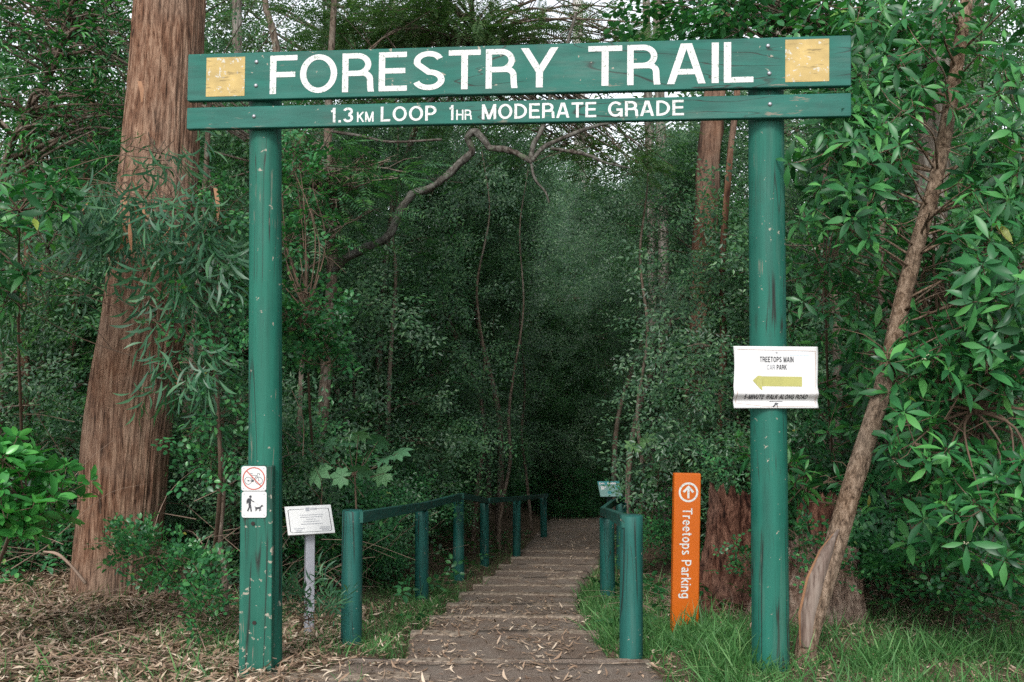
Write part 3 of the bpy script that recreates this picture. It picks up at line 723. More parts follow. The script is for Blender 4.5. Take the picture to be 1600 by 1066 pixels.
handrail('short green log handrail bending round the right side of the steps', rpp, 0, [[rp(977, 804.5, 5.88), rp(957, 797, 7.6), rp(941, 792.5, 9.55)], [rp(942.5, 792, 9.6), rp(956, 782, 11.6), rp(974, 774.5, 13.6)]], 0)

# far information sign
iy = 15.6; ic = at(953, 764, iy); info = thing('information_sign', 'small teal and white information panel on a post at the end of the handrail', 'sign', (ic.x, iy + .05, H(ic.x, iy)))
iu = Vector((1, .08, 0)).normalized(); idn = Vector((.13, -.62, -.78)).normalized(); inn = iu.cross(idn); inn = inn if inn.z > 0 else -inn
IW, IH = .345, .28
imap = lambda u, v, l: ic + iu * (u - .5) * IW + idn * (.5 - v) * IH + inn * l
mb = MB(); mb.box(ic - inn * .008, iu * IW / 2, idn * IH / 2, inn * .008); pan = part('panel', mb.v, mb.f, M['pale_sign'], info)
rc = lambda a, b, c, d: [[((a, d), (a, c)), ((b, d), (b, c))]]
marks('header', rc(0, 1, .74, 1), imap, M['teal_sign'], pan, .001)
marks('heading', rc(.06, .12, .78, .93) + rc(.14, .30, .81, .89) + rc(.44, .83, .79, .91), imap, M['white'], pan, .003)
marks('pictures', rc(.10, .24, .45, .68) + rc(.27, .34, .55, .68), imap, M['paper'], pan, .001)
marks('text_panel', rc(.77, .98, .5, .70), imap, M['teal_sign'], pan, .001)
marks('map_patch', [disc(.46, .26, .11, 10)], imap, M['teal_sign'], pan, .001)
mb = MB(); mb.box((ic.x, iy + .07, (ic.z + H(ic.x, iy)) / 2 - .1), (.045, 0, 0), (0, .03, 0), (0, 0, (ic.z - H(ic.x, iy)) / 2 + .06), .003)
part('post', mb.v, mb.f, M['darkgreen'], info)
#VEG
# ------------------------------------------------------------------ leaf templates: (verts, faces, leaves)
def leaf_t(L, W, shape='lance', curl=.12, fold=.12, k=5, bend=0):
    """one leaf along +x, midrib + two sides"""
    prof_ = {'lance': [0, .62, 1, .72, 0], 'round': [0, .85, 1, .85, 0], 'strap': [0, .8, 1, .8, 0]}[shape]
    V, F = [], []
    for i in range(k):
        t = i / (k - 1); wv = prof_[i] * W / 2; x = L * t; yb = bend * L * math.sin(t * math.pi) ; z = -curl * L * t * t
        if wv == 0: V.append((x, yb, z))
        else: V += [(x, yb, z), (x, yb + wv, z + fold * wv), (x, yb - wv, z + fold * wv)]
    idx = [0, 1, 4, 7, 10]   # mid vertex of each station (k = 5)
    F = [(0, 1, 3), (0, 2, 1)][0:0]
    F = [(0, 3, 1), (0, 1, 2)] + [f for a in (1, 4) for f in ((a, a + 3, a + 4), (a, a + 4, a + 1), (a, a + 2, a + 5), (a, a + 5, a + 3))] + [(7, 10, 8), (7, 9, 10)]
    F = [(0, 1, 2), (0, 3, 1)] + F[2:]
    return np.array(V), np.array(F), 1
def leaf_s(L, W, curl=.1, fold=.15):
    V = [(0, 0, 0), (.45 * L, W / 2, fold * W), (L, 0, -curl * L), (.45 * L, -W / 2, fold * W)]
    return np.array(V), np.array([(0, 2, 1), (0, 3, 2)]), 1
def frames(D, up=None, roll=None):
    """rotation matrices whose x axis is D"""
    D = D / np.linalg.norm(D, axis=1, keepdims=True); n = len(D)
    if up is None: up = np.tile([0, 0, 1.0], (n, 1))
    up = up + RNG.normal(0, .02, (n, 3)); Y = np.cross(up, D); Y /= np.linalg.norm(Y, axis=1, keepdims=True) + 1e-9; Z = np.cross(D, Y)
    if roll is not None:
        c, s_ = np.cos(roll)[:, None], np.sin(roll)[:, None]; Y, Z = Y * c + Z * s_, Z * c - Y * s_
    return np.stack([D, Y, Z], axis=2)
def inst(T, P, Rm, Sc):
    V0, F0, nl = T; n, k = len(P), len(V0)
    V = np.einsum('nij,kj->nki', Rm, V0) * np.asarray(Sc).reshape(-1, 1, 1) + P[:, None, :]
    F = (F0[None] + (np.arange(n) * k)[:, None, None]).reshape(-1, F0.shape[1])
    tint = np.repeat(np.clip(RNG.beta(2, 2.4, n * nl), 0, 1), k // nl)
    return V.reshape(-1, 3), F, tint
def join_t(items):
    Vs, Fs, Ts = [], [], []; o = 0
    for V, F, t in items: Vs.append(V); Fs.append(F + o); Ts.append(t); o += len(V)
    return np.concatenate(Vs), np.concatenate(Fs), np.concatenate(Ts)
def whorl_t(n, L, W, shape='lance', el=(15, 45), curl=.25, seed=0, inner=2):
    r = random.Random(seed); base = []
    for i in range(n + inner):
        a = 2 * math.pi * (i + r.uniform(-.25, .25)) / n * (1 if i < n else 1.37); e = R(r.uniform(*el)) if i < n else R(r.uniform(50, 75))
        s_ = r.uniform(.5, 1.15) * (1 if i < n else .6)
        V, F, _ = leaf_t(L * s_, W * s_, shape, curl * r.uniform(.5, 1.4), .25)
        d = Vector((math.cos(a) * math.cos(e), math.sin(a) * math.cos(e), math.sin(e)))
        m = np.array(frames(np.array([tuple(d)]))[0]); base.append((V @ m.T + np.array(tuple(d)) * .012, F))
    Vs, Fs, o = [], [], 0
    for V, F in base: Vs.append(V); Fs.append(F + o); o += len(V)
    return np.concatenate(Vs), np.concatenate(Fs), n + inner
def spray_t(n, Ln, leaf, seed=0, side=2, droop=.15, spread=60, flat=.25):
    """twig along +x carrying leaves on both sides; SIDE side twigs"""
    r = random.Random(seed); tw = [((0, 0, 0), (1, 0, -droop), 1.0)]
    for i in range(side):
        t = r.uniform(.2, .7); a = R(r.uniform(30, 60)) * (1 if i % 2 else -1); tw.append(((t, 0, -droop * t), (math.cos(a), math.sin(a), -droop * r.uniform(0, 1.5)), .65 * (1 - t * .4)))
    Vs, Fs, o, c = [], [], 0, 0
    for (p0, d0, ln) in tw:
        m_ = max(3, int(n * ln / sum(t[2] for t in tw)))
        for i in range(m_):
            t = (i + .6) / m_; p = np.array(p0) + np.array(d0) * ln * t
            sg = 1 if i % 2 else -1; a = math.atan2(d0[1], d0[0]) + (sg * R(spread * r.uniform(.7, 1.2)) if i < m_ - 1 else 0)
            d = np.array([[math.cos(a), math.sin(a), r.uniform(-flat, flat)]])
            m = frames(d)[0]; V = (leaf[0] * r.uniform(.75, 1.2)) @ m.T
            Vs.append(V + p * Ln); Fs.append(leaf[1] + o); o += len(V); c += 1
    return np.concatenate(Vs), np.concatenate(Fs), c
def rand_dirs(n, zlo=-1, zhi=1):
    z = RNG.uniform(zlo, zhi, n); a = RNG.uniform(0, 2 * np.pi, n); s_ = np.sqrt(1 - z * z); return np.stack([s_ * np.cos(a), s_ * np.sin(a), z], 1)
def clump_points(n, c, rad, m=22, tight=.28, shell=.55, flat=.6):
    """points gathered in clumps inside an ellipsoid, most of them near its surface"""
    c = np.array(c, float); rad = np.array(rad, float)
    cc = rand_dirs(m, -.85, 1) * (RNG.uniform(shell ** 3, 1, (m, 1)) ** (1 / 3)); k = RNG.integers(0, m, n)
    sz = RNG.uniform(.6, 1.4, m) * tight
    P = cc[k] + RNG.normal(0, 1, (n, 3)) * sz[k][:, None] * np.array([1, 1, flat])
    D = P - cc[k] * .75; D[:, 2] *= .35; D += RNG.normal(0, .15, (n, 3)); return c + P * rad, D, c + cc * rad
def limbs(mb, base, tips, r0, seed=0, bow=.15, n=5, minr=.003, sub=0):
    """branches from a stem polyline to each tip"""
    r = random.Random(seed); base = [Vector(b) for b in base]
    for t in tips:
        t = Vector(t); j = min(range(len(base)), key=lambda i: (base[i] - t).length + abs(base[i].z - (t.z - .35 * (t - base[i]).length)) * .8); a = base[j]
        mid = a.lerp(t, .5) + Vector((r.uniform(-1, 1), r.uniform(-1, 1), r.uniform(-.2, 1))) * bow * (t - a).length
        q = catmull([a, mid, t], 4); mb.tube(q, [r0, max(minr, r0 * .6), minr], n, False)
        for s_ in range(sub):
            b = q[r.randrange(3, len(q) - 1)]; e = b + Vector((r.uniform(-1, 1), r.uniform(-1, 1), r.uniform(-.6, .8))) * (t - a).length * .35
            mb.tube([b, b.lerp(e, .5) + Vector((0, 0, .03)), e], [minr * 1.2, minr, minr * .5], 3, False)
def cloud(temps, P, D, sc=(.8, 1.2), roll=.5, up=None):
    items = []; which = RNG.integers(0, len(temps), len(P))
    for i, T in enumerate(temps):
        k = which == i
        if not k.any(): continue
        n = int(k.sum()); items.append(inst(T, P[k], frames(D[k], None if up is None else up[k], RNG.normal(0, roll, n)), RNG.uniform(*sc, n)))
    return join_t(items)

SM = leaf_s(.055, .026, .12)
T_fine = [spray_t(22, .36, leaf_s(.058, .027, .15), s, 3, .2) for s in range(5)]
def sunward(n): return np.array([0, -.9, .8]) + rand_dirs(n) * .35   # leaves turn their faces to the open sky of the clearing
T_small = [spray_t(11, .15, leaf_t(.036, .021, 'round', .15, .25), s, 2, .1, 55, .5) for s in range(5)]
T_whorl = [whorl_t(4 + s % 5, .14 - .006 * (s % 4), .036 + .004 * (s % 3), 'lance', (-30 + 6 * (s % 4), 45), .25 + .08 * (s % 4), s) for s in range(12)]
T_round = [whorl_t(6, .108, .052, 'round', (0, 45), .15, s + 10) for s in range(5)]
T_phyl = [spray_t(9, .26, (lambda q: q)(leaf_t(.155, .019, 'lance', .25, .12, 5, .12)), s, 1, .3, 38, .5) for s in range(5)]
T_gum = [spray_t(12, .5, leaf_s(.12, .028, .3), s, 3, .35) for s in range(4)]
def frond_t(seed, L=.28, n=11):
    r = random.Random(seed); Vs, Fs, o = [], [], 0; c = 0
    for i in range(n):
        t = (i + 1) / (n + 1)
        for sg in (-1, 1):
            ln = .085 * math.sin(math.pi * (.18 + .75 * t)) * r.uniform(.85, 1.1)
            d = np.array([[math.cos(R(68)), sg * math.sin(R(68)), r.uniform(-.2, .1)]]); V = leaf_s(ln, .014, .15, .05)[0] @ frames(d)[0].T
            Vs.append(V + np.array([L * t, 0, -.25 * L * t * t])); Fs.append(leaf_s(1, 1)[1] + o); o += 4; c += 1
    return np.concatenate(Vs), np.concatenate(Fs), c
T_frond = [frond_t(s) for s in range(4)]
def palmate_t(Rr=.15, lobes=7):
    V = [(0, 0, 0)]; F = []
    for i in range(lobes):
        a = R(-135 + 270 * i / (lobes - 1)); ln = Rr * (1 - .35 * abs(i - (lobes - 1) / 2) / ((lobes - 1) / 2)); n0 = len(V)
        c_, s_ = math.cos(a), math.sin(a); wv = .032
        for (x, y, z) in ((ln * .3, wv * .45, .004), (ln * .62, wv, .006), (ln * .62, 0, -.002), (ln, 0, -.018), (ln * .62, -wv, .006), (ln * .3, -wv * .45, .004)):
            V.append((x * c_ - y * s_, x * s_ + y * c_, z - .15 * x))
        F += [(0, n0 + 1, n0), (0, n0 + 2, n0 + 1), (n0 + 2, n0 + 3, n0 + 1), (n0 + 2, n0 + 4, n0 + 3), (0, n0 + 4, n0 + 2), (0, n0 + 5, n0 + 4)]
    return np.array(V), np.array(F), 1

def add_foliage(root, data, mat, name='foliage'): return part(name, data[0], data[1], mat, root, True, data[2])

# ------------------------------------------------------------------ big trunks
def big_trunk(name, root, P, rads, mat, n=84, ridge=.07, flare=.35, seed=0, step=.04, fz=1.2, fa=9):
    P = catmull(P, 12); L = sum((b - a).length for a, b in zip(P, P[1:])); m = max(12, int(L / step))
    # resample along the length
    cum = [0]
    for a, b in zip(P, P[1:]): cum.append(cum[-1] + (b - a).length)
    T = np.linspace(0, cum[-1], m); A = np.array([tuple(p) for p in P]); Q = np.stack([np.interp(T, cum, A[:, i]) for i in range(3)], 1); rr_ = resample(rads, m)
    V, F = [], []
    for i in range(m):
        t = (Vector(Q[min(i + 1, m - 1)]) - Vector(Q[max(i - 1, 0)])).normalized(); u = Vector((1, 0, 0)); u = (u - t * u.dot(t)).normalized(); b = t.cross(u); h = T[i]
        fl = 1 + flare * math.exp(-h / .28)
        for k in range(n):
            a = 2 * math.pi * k / n; ca, sa = math.cos(a), math.sin(a)
            q = Vector((ca * fa / 3, sa * fa / 3, h * fz * .5 + seed)); 
            d = ridge * (.35 * noise.noise(q) + (.5 * abs(noise.noise(Vector((ca * fa * 2.1, sa * fa * 2.1, h * fz * 1.7 + seed + 40)))) if n > 200 else 0) + .45 * abs(noise.noise(Vector((ca * fa, sa * fa, h * fz + seed)))) * 1.6 + .3 * noise.noise(Vector((ca * fa * 2.6, sa * fa * 2.6, h * fz * 2 + seed))))
            d += flare * .3 * math.exp(-h / .35) * noise.noise(Vector((ca * 2, sa * 2, seed)))
            V.append(Vector(Q[i]) + (u * ca + b * sa) * rr_[i] * (fl + d))
    for i in range(m - 1):
        for k in range(n): j = (k + 1) % n; F.append((i * n + k, i * n + j, i * n + n + j, i * n + n + k))
    F.append(tuple(range((m - 1) * n, m * n)))
    return part(name, V, F, mat, root, True)

def crown_above(root, c, rad, n, temps, mat, seed=0, stem=None, mtw='twig', m=26, tight=.2):
    P, D, cc = clump_points(n, c, rad, m, tight, .5, .55); D[:, 2] -= .25
    add_foliage(root, cloud(temps, P, D), mat)
    mb = MB(); limbs(mb, stem, cc, .045, seed, .15, 5, .012, 2); part('limbs', mb.v, mb.f, M[mtw], root, True)

# left red stringybark
YT = 7.5; k_ = YT / FPX
tp_ = [at(176, 905, YT), at(190, 790, YT), at(203, 640, YT), at(228, 480, YT), at(250, 250, YT + .1), at(266, 0, YT + .2), at(285, -300, YT + .4), at(330, -900, YT + .8)]
g = ground_at(176, 890); tree = thing('tall_tree', 'massive red brown stringybark tree trunk rising behind the left end of the sign', 'tree', (tp_[0].x, YT, H(tp_[0].x, YT)))
tp_[0].z = H(tp_[0].x, YT) - .15
big_trunk('trunk', tree, tp_, [58 * k_, 62 * k_, 60 * k_, 54 * k_, 51.5 * k_, 51 * k_, 48 * k_, 38 * k_], M['bark_red'], 280, .085, .12, 1, .022)
crown_above(tree, (-1.5, 8.6, 10.5), (3.2, 3.0, 2.4), 800, T_gum, M['gum'], 1, [tp_[-1], tp_[-2]])
# loose bark strips peeling from it
for i, (px, py, l) in enumerate(((438 / 2.01, 255 / 2.01, .16), (388 / 2.01, 600 / 2.01, .3), (680 / 2.01 - 2, 590 / 2.01, .25), (250, 700, .0))):
    if l == 0: continue
    p = at(px, py, YT - .42); q = p + Vector((.03, -.03, -l)); r_ = Vector((.014, 0, 0))
    mm_ = p.lerp(q, .5) + Vector((.02, -.03, 0)); V = [p - r_, p + r_, mm_ - r_ * 1.2, mm_ + r_, q - r_ * .3, q + r_ * .3]
    part('bark_strip', V, [(0, 1, 3, 2), (2, 3, 5, 4)], M['scar_rim'], tree, True)

# slender leaning tree on the right
lp_ = [(1254, 1045, 5.46), (1262, 1000, 5.46), (1285, 920, 5.48), (1320, 800, 5.52), (1350, 700, 5.56), (1378, 600, 5.6), (1410, 470, 5.66), (1440, 370, 5.7), (1465, 270, 5.74), (1490, 130, 5.8), (1512, -10, 5.9), (1530, -150, 6.0)]
lr = [14, 15, 15.5, 14.5, 13.2, 12.5, 11.5, 11, 10.5, 10, 9, 7]
Pl = [at(*p) for p in lp_]; lean = thing('leaning_tree', 'slender scaly barked tree leaning right beside the right gate post, with a bare scar', 'tree', (Pl[0].x, Pl[0].y, H(Pl[0].x, Pl[0].y)))
Pl[0].z = H(Pl[0].x, Pl[0].y) - .12
Pl[5] += Vector((.012, 0, 0)); Pl[7] += Vector((-.012, 0, 0))
big_trunk('trunk', lean, Pl, [r * 5.6 / FPX for r in lr], M['bark_lean'], 72, .13, .12, 5, .02, 6, 7)
sc_ = [(1262, 1012), (1266, 960), (1279, 905), (1296, 860), (1312, 828)]; sw_ = [20, 32, 34, 26, 4]
for nm, kk, mt, yo in (('scar', .40, 'scar', .080), ('scar_edge', .50, 'scar_rim', .074)):
    V = []
    for i, (px, py) in enumerate(sc_):
        c_ = at(px, py, 5.47 - yo + .012 * i); hw = sw_[i] * kk * 5.4 / FPX
        for j in range(7): t = j / 3 - 1; V.append(c_ + Vector((hw * t, .03 * t * t * kk * 2, 0)))
    V = [v for v in V]; F = [(i * 7 + j, i * 7 + j + 1, i * 7 + 8 + j, i * 7 + 7 + j) for i in range(4) for j in range(6)]
    part(nm, V, F, M[mt], lean, True)

def dist_to(P, pts): return np.min(np.linalg.norm(P[:, None, :] - pts[None], axis=2), axis=1)
def bush(name, label, cat, base, lumps, temps, mat, n, group=None, stemr=.02, sc=(.8, 1.15), zup=.25, berries=0, twigmat='twig', outward=.7, keep=None, m=16, tight=.3, nstem=4, sub=2, stems=True, roll=.5):
    """a shrub: lumps = [(centre, radii, share)]; whorls point outward and up"""
    root = thing(name, label, cat, base, group); items = []; tips = []; allP = []
    for (c, rad, sh) in lumps:
        P, D, cc = clump_points(int(n * sh), c, rad, m, tight, .45, .8)
        if keep is not None:
            kk = keep(P); P, D = P[kk], D[kk]
        D = D * outward + rand_dirs(len(P)) * .35; D[:, 2] += zup; D /= np.linalg.norm(D, axis=1, keepdims=True)
        items.append((P, D)); tips += [tuple(q) for q in cc]; allP.append(P)
    P = np.concatenate([a for a, b in items]); D = np.concatenate([b for a, b in items]); P[:, 2] = np.maximum(P[:, 2], base[2] + .04)
    return root, P, D, tips
def whorl_frames(D):
    """templates grow along +z: build frames whose z axis is D"""
    n = len(D); X = np.cross(D, rand_dirs(n)); X /= np.linalg.norm(X, axis=1, keepdims=True); Y = np.cross(D, X); return np.stack([X, Y, D], axis=2)
def whorl_cloud(temps, P, D, sc):
    items = []; which = RNG.integers(0, len(temps), len(P))
    for i, T in enumerate(temps):
        k = which == i
        if k.any(): items.append(inst(T, P[k], whorl_frames(D[k]), RNG.uniform(*sc, int(k.sum()))))
    return join_t(items)
def twigs_to(mb, P, D, hubs, r=.0028, frac=1.0, seed=0):
    """a short curved twig into each leaf cluster from its nearest hub"""
    rr = random.Random(seed); hubs = np.array(hubs)
    for i in range(len(P)):
        if rr.random() > frac: continue
        h = hubs[np.argmin(np.linalg.norm(hubs - P[i], axis=1))]; a = Vector(h); b = Vector(P[i]); d = Vector(D[i])
        if (a - b).length > .9: a = b - (b - a).normalized() * .5
        mb.tube([a, a.lerp(b, .55) - d * .02 + Vector((0, 0, -.01)), b - d * .02, b + d * .012], [r * 1.3, r, r * .8, r * .7], 4, False)
def shrub(name, label, cat, base, lumps, temps, mat, n, stem=None, whorled=True, sc=(.8, 1.15), zup=.3, stemr=.016, twigmat='twig', berries=0, keep=None, m=16, tight=.3, group=None, roll=.5, sub=1, tw=1.0, outward=.7, twr=.0028):
    root, P, D, tips = bush(name, label, cat, base, lumps, temps, mat, n, group, zup=zup, keep=keep, m=m, tight=tight, outward=outward)
    data = whorl_cloud(temps, P, D, sc) if whorled else cloud(temps, P, D, sc, roll)
    add_foliage(root, data, mat)
    mb = MB(); b = Vector(base)
    if stem is None:
        c = Vector(lumps[0][0]); stem = [b - Vector((0, 0, .05)), b.lerp(c, .35) + Vector((.03, 0, .05)), b.lerp(c, .7), c]
    stem = catmull(stem, 5); mb.tube(stem, [stemr, stemr * .6], 6, False, .2)
    limbs(mb, stem, tips, stemr * .5, 3, .18, 5, .003, sub)
    if tw > 0: twigs_to(mb, P, D, [tuple(v) for v in tips] + [tuple(v) for v in stem], twr, tw)
    part('branches', mb.v, mb.f, M[twigmat], root, True)
    if berries:
        rr = random.Random(4)
        for i in rr.sample(range(len(P)), min(berries, len(P))):
            mb = MB(); c = Vector(P[i]) + Vector(D[i]) * .02
            for _ in range(rr.randint(5, 9)):
                q = c + Vector((rr.uniform(-1, 1), rr.uniform(-1, 1), rr.uniform(-1, 1))) * .016; s_ = .0035
                mb.add([q + Vector(v) * s_ for v in ((1, 0, 0), (0, 1, 0), (-1, 0, 0), (0, -1, 0), (0, 0, 1), (0, 0, -1))], [(0, 1, 4), (1, 2, 4), (2, 3, 4), (3, 0, 4), (1, 0, 5), (2, 1, 5), (3, 2, 5), (0, 3, 5)])
            part('flower_cluster', mb.v, mb.f, M['berry'], root)
    return root

# ---- right hand glossy whorled foliage
KP = lambda lim: (lambda P: (P[:, 1] > .5) & (((P[:, 0] / P[:, 1]) * FPX + 800) > lim))
def keepR(xmin, ymin=4.3):
    return lambda P: (P[:, 1] > ymin) & ((P[:, 0] / P[:, 1] * FPX + 800) > xmin)
# crown of the leaning tree
crown = []
for (px, py, Y, rx, rz, sh) in ((1400, 290, 5.5, .55, .42, .26), (1540, 190, 5.4, .6, .5, .24), (1560, 420, 5.2, .42, .4, .17), (1330, 210, 5.9, .35, .28, .10), (1480, 40, 5.6, .7, .35, .16), (1640, 330, 5.6, .5, .7, .07)):
    p = at(px, py, Y); crown.append((tuple(p), (rx, .45, rz), sh))
P_, D_, tips_ = [], [], []
for c, rad, sh in crown:
    P, D, cc = clump_points(int(620 * sh), c, rad, 16, .24, .3, .9); kk = keepR(1232)(P); P, D = P[kk], D[kk]
    D = D * .6 + rand_dirs(len(P)) * .3; D[:, 2] += .35; D[:, 1] -= .25; D /= np.linalg.norm(D, axis=1, keepdims=True); P_.append(P); D_.append(D); tips_ += [Vector(q) for q in cc]
P_ = np.concatenate(P_); D_ = np.concatenate(D_)
sxp = P_[:, 0] / P_[:, 1] * FPX + 800; syp = 590 - (P_[:, 2] - CAM_Z) / P_[:, 1] * FPX
tx = np.interp(syp, [0, 130, 270, 370, 470, 600, 700], [1511, 1490, 1465, 1440, 1410, 1378, 1350])
kk = ~((np.abs(sxp - tx) < np.where(syp > 180, 52, 36)) & (P_[:, 1] < 5.9) & (RNG.random(len(P_)) < np.where(syp > 180, .93, .75))); P_, D_ = P_[kk], D_[kk]
add_foliage(lean, whorl_cloud(T_whorl, P_, D_, (.7, 1.25)), M['whorl'])
mb = MB(); st_ = catmull(Pl[5:], 6); tl2 = [t for i, t in enumerate(tips_) if min((t - b).length for b in st_) < .75][::2]; limbs(mb, st_, tl2, .009, 5, .12, 5, .003, 1); twigs_to(mb, P_, D_, [tuple(t) for t in tips_], .0026, .8)
part('branches', mb.v, mb.f, M['bark_lean'], lean, True)
bR = ground_at(1560, 935)
shrub('broadleaf_shrub', 'large glossy whorled leaf shrub filling the lower right corner above the grass', 'shrub', tuple(bR + Vector((.35, .2, 0))),
      [(tuple(at(1520, 640, 5.3)), (.55, .5, .45), .30), (tuple(at(1590, 800, 5.1)), (.45, .45, .45), .26), (tuple(at(1440, 800, 5.6)), (.32, .35, .32), .14), (tuple(at(1420, 620, 5.9)), (.35, .4, .4), .12), (tuple(at(1600, 520, 5.2)), (.4, .4, .4), .18)],
      T_whorl, M['whorl'], 470, zup=.45, berries=22, keep=keepR(1385), m=18, tight=.24, stemr=.022)
shrub('broadleaf_shrub', 'low spray of glossy whorled leaves between the right gate post and leaning tree', 'shrub', tuple(ground_at(1290, 930) + Vector((0, .5, 0))),
      [(tuple(at(1262, 745, 6.1)), (.20, .25, .17), .55), (tuple(at(1185, 715, 6.6)), (.12, .2, .12), .2), (tuple(at(1320, 770, 6.3)), (.15, .2, .2), .25)], T_whorl, M['whorl'], 36, zup=.5, m=6, stemr=.01)
shrub('broadleaf_shrub', 'arching sapling with pale green whorls right of the gate post at mid height', 'shrub', tuple(ground_at(1350, 900) + Vector((0, .9, 0))),
      [(tuple(at(1290, 430, 6.3)), (.26, .3, .18), .5), (tuple(at(1280, 500, 6.2)), (.2, .25, .14), .3), (tuple(at(1330, 330, 6.5)), (.3, .3, .2), .3)], T_whorl, M['small'], 60, zup=.5, m=8, stemr=.012, sc=(.6, .9))
shrub('broadleaf_shrub', 'tall dark broadleaf shrub behind the leaning tree', 'shrub', tuple(ground_at(1500, 880) + Vector((0.3, 1.0, 0))),
      [(tuple(at(1470, 560, 6.9)), (.8, .5, .7), .35), (tuple(at(1560, 330, 6.8)), (.8, .5, .9), .3), (tuple(at(1380, 420, 7.2)), (.55, .5, .7), .2), (tuple(at(1330, 620, 7.3)), (.4, .4, .5), .15)], T_whorl, M['whorl'], 470, zup=.3, keep=keepR(1262), stemr=.03, m=20)
# ---- left side foreground
bL = ground_at(40, 930)
shrub('round_leaf_shrub', 'bright glossy round leaved shrub at the far left in front of the big trunk', 'shrub', tuple(bL + Vector((-.35, .1, 0))),
      [(tuple(at(38, 785, 5.6)), (.25, .35, .27), .62), (tuple(at(-40, 800, 5.6)), (.3, .35, .33), .38)], T_round, M['round'], 175, zup=.6, m=12, stemr=.014)
shrub('broadleaf_shrub', 'whorled leaf sapling hanging in from the far left edge at mid height', 'shrub', tuple(ground_at(-40, 900) + Vector((0, .7, 0))),
      [(tuple(at(30, 330, 6.2)), (.35, .4, .3), .6), (tuple(at(-60, 420, 6.2)), (.4, .4, .4), .4)], T_whorl, M['whorl'], 105, zup=.3, m=10, stemr=.014)
def hang_up(n): u = rand_dirs(n); u[:, 2] *= .3; return u
# hanging wattle foliage in front of the big trunk
ws = thing('wattle_sapling', 'drooping long leaved wattle hanging in front of the massive left trunk', 'sapling', tuple(ground_at(330, 950) + Vector((-.1, .25, 0))))
wl = [(180, 330, 6.5, .38, .24, .2), (250, 370, 6.4, .34, .3, .18), (310, 330, 6.5, .3, .28, .16), (330, 430, 6.5, .2, .35, .15), (120, 300, 6.6, .32, .2, .13), (290, 560, 6.5, .17, .3, .12), (60, 430, 6.7, .3, .25, .06), (240, 230, 6.7, .2, .12, .05)]
P_, D_, cc_ = [], [], []
for (px, py, Y, rx, rz, sh) in wl:
    P, D, cc = clump_points(int(225 * sh), tuple(at(px, py, Y)), (rx, .3, rz), 9, .38, .2, .9); D = D * .4 + rand_dirs(len(P)) * .35; D[:, 2] -= .75; P_.append(P); D_.append(D); cc_ += [Vector(q) for q in cc]
P_ = np.concatenate(P_); D_ = np.concatenate(D_); kk = (P_[:, 0] / P_[:, 1] * FPX + 800) < 383; P_, D_ = P_[kk], D_[kk]
add_foliage(ws, cloud(T_phyl, P_, D_, (.75, 1.2), .9, rand_dirs(len(P_))), M['phyllode'])
k_ = RNG.choice(len(P_), 16, replace=False); dd = cloud([leaf_t(.16, .03, 'lance', .4, .5, 5, .15)], P_[k_], np.tile([0, -.2, -1.0], (16, 1)) + rand_dirs(16) * .3, (.7, 1.3), 1.0, rand_dirs(16)); part('dead_leaves', dd[0], dd[1], M['scar_rim'], ws, True)
mb = MB(); gs = ws.location; stw = catmull([Vector(gs), at(344, 760, 6.6), at(334, 560, 6.6), at(322, 430, 6.6), at(290, 300, 6.6), at(250, 240, 6.7)], 5)
mb.tube(stw, [.017, .010, .006], 6, False, .2); limbs(mb, stw, cc_, .006, 3, .2, 4, .0025, 1); part('branches', mb.v, mb.f, M['twig'], ws, True)
# sapling by the left post and low glossy bush
sb = ground_at(352, 968)
stv = [Vector(sb), at(352, 900, sb.y), at(343, 840, sb.y), at(349, 760, sb.y), at(340, 640, sb.y + .05), at(336, 520, sb.y + .1), at(345, 400, sb.y + .1)]
sap = thing('thin_sapling', 'thin pale barked sapling standing just left of the left gate post', 'sapling', tuple(sb))
mb = MB(); stc = catmull(stv, 6); mb.tube(stc, [.026, .021, .018, .014, .008], 9, False, .5); part('trunk', mb.v, mb.f, M['bark_thin'], sap, True)
P_, D_, cc_ = [], [], []
for (px, py, rx, rz, n_) in ((345, 720, .13, .16, 36), (330, 620, .16, .14, 26), (350, 530, .16, .16, 26), (300, 500, .2, .2, 20), (365, 430, .12, .2, 26), (345, 320, .15, .2, 30), (300, 690, .12, .1, 10)):
    P, D, cc = clump_points(n_, tuple(at(px, py, 6.5)), (rx, .18, rz), 5, .4, .2, .9); P_.append(P); D_.append(D); cc_ += [Vector(q) for q in cc]
P_ = np.concatenate(P_); D_ = np.concatenate(D_); kk = (P_[:, 0] / P_[:, 1] * FPX + 800) < 384; P_, D_ = P_[kk], D_[kk]; D_ += rand_dirs(len(P_)) * .5
add_foliage(sap, cloud(T_small, P_, D_, (.8, 1.3), .6), M['small'])
mb = MB(); limbs(mb, stc, cc_, .005, 3, .2, 4, .002, 2); part('branches', mb.v, mb.f, M['twig'], sap, True)
shrub('small_leaf_shrub', 'low sprawling shrub of tiny shiny leaves at the foot of the massive trunk', 'shrub', tuple(ground_at(280, 955)),
      [(tuple(at(245, 870, 6.5)), (.25, .22, .13), .35), (tuple(at(290, 900, 6.3)), (.2, .2, .16), .35), (tuple(at(320, 945, 6.1)), (.1, .15, .12), .15), (tuple(at(200, 850, 6.9)), (.15, .2, .1), .15)], T_small, M['small'], 260, whorled=False, zup=.3, stemr=.008, m=14, tight=.22, twr=.0018)
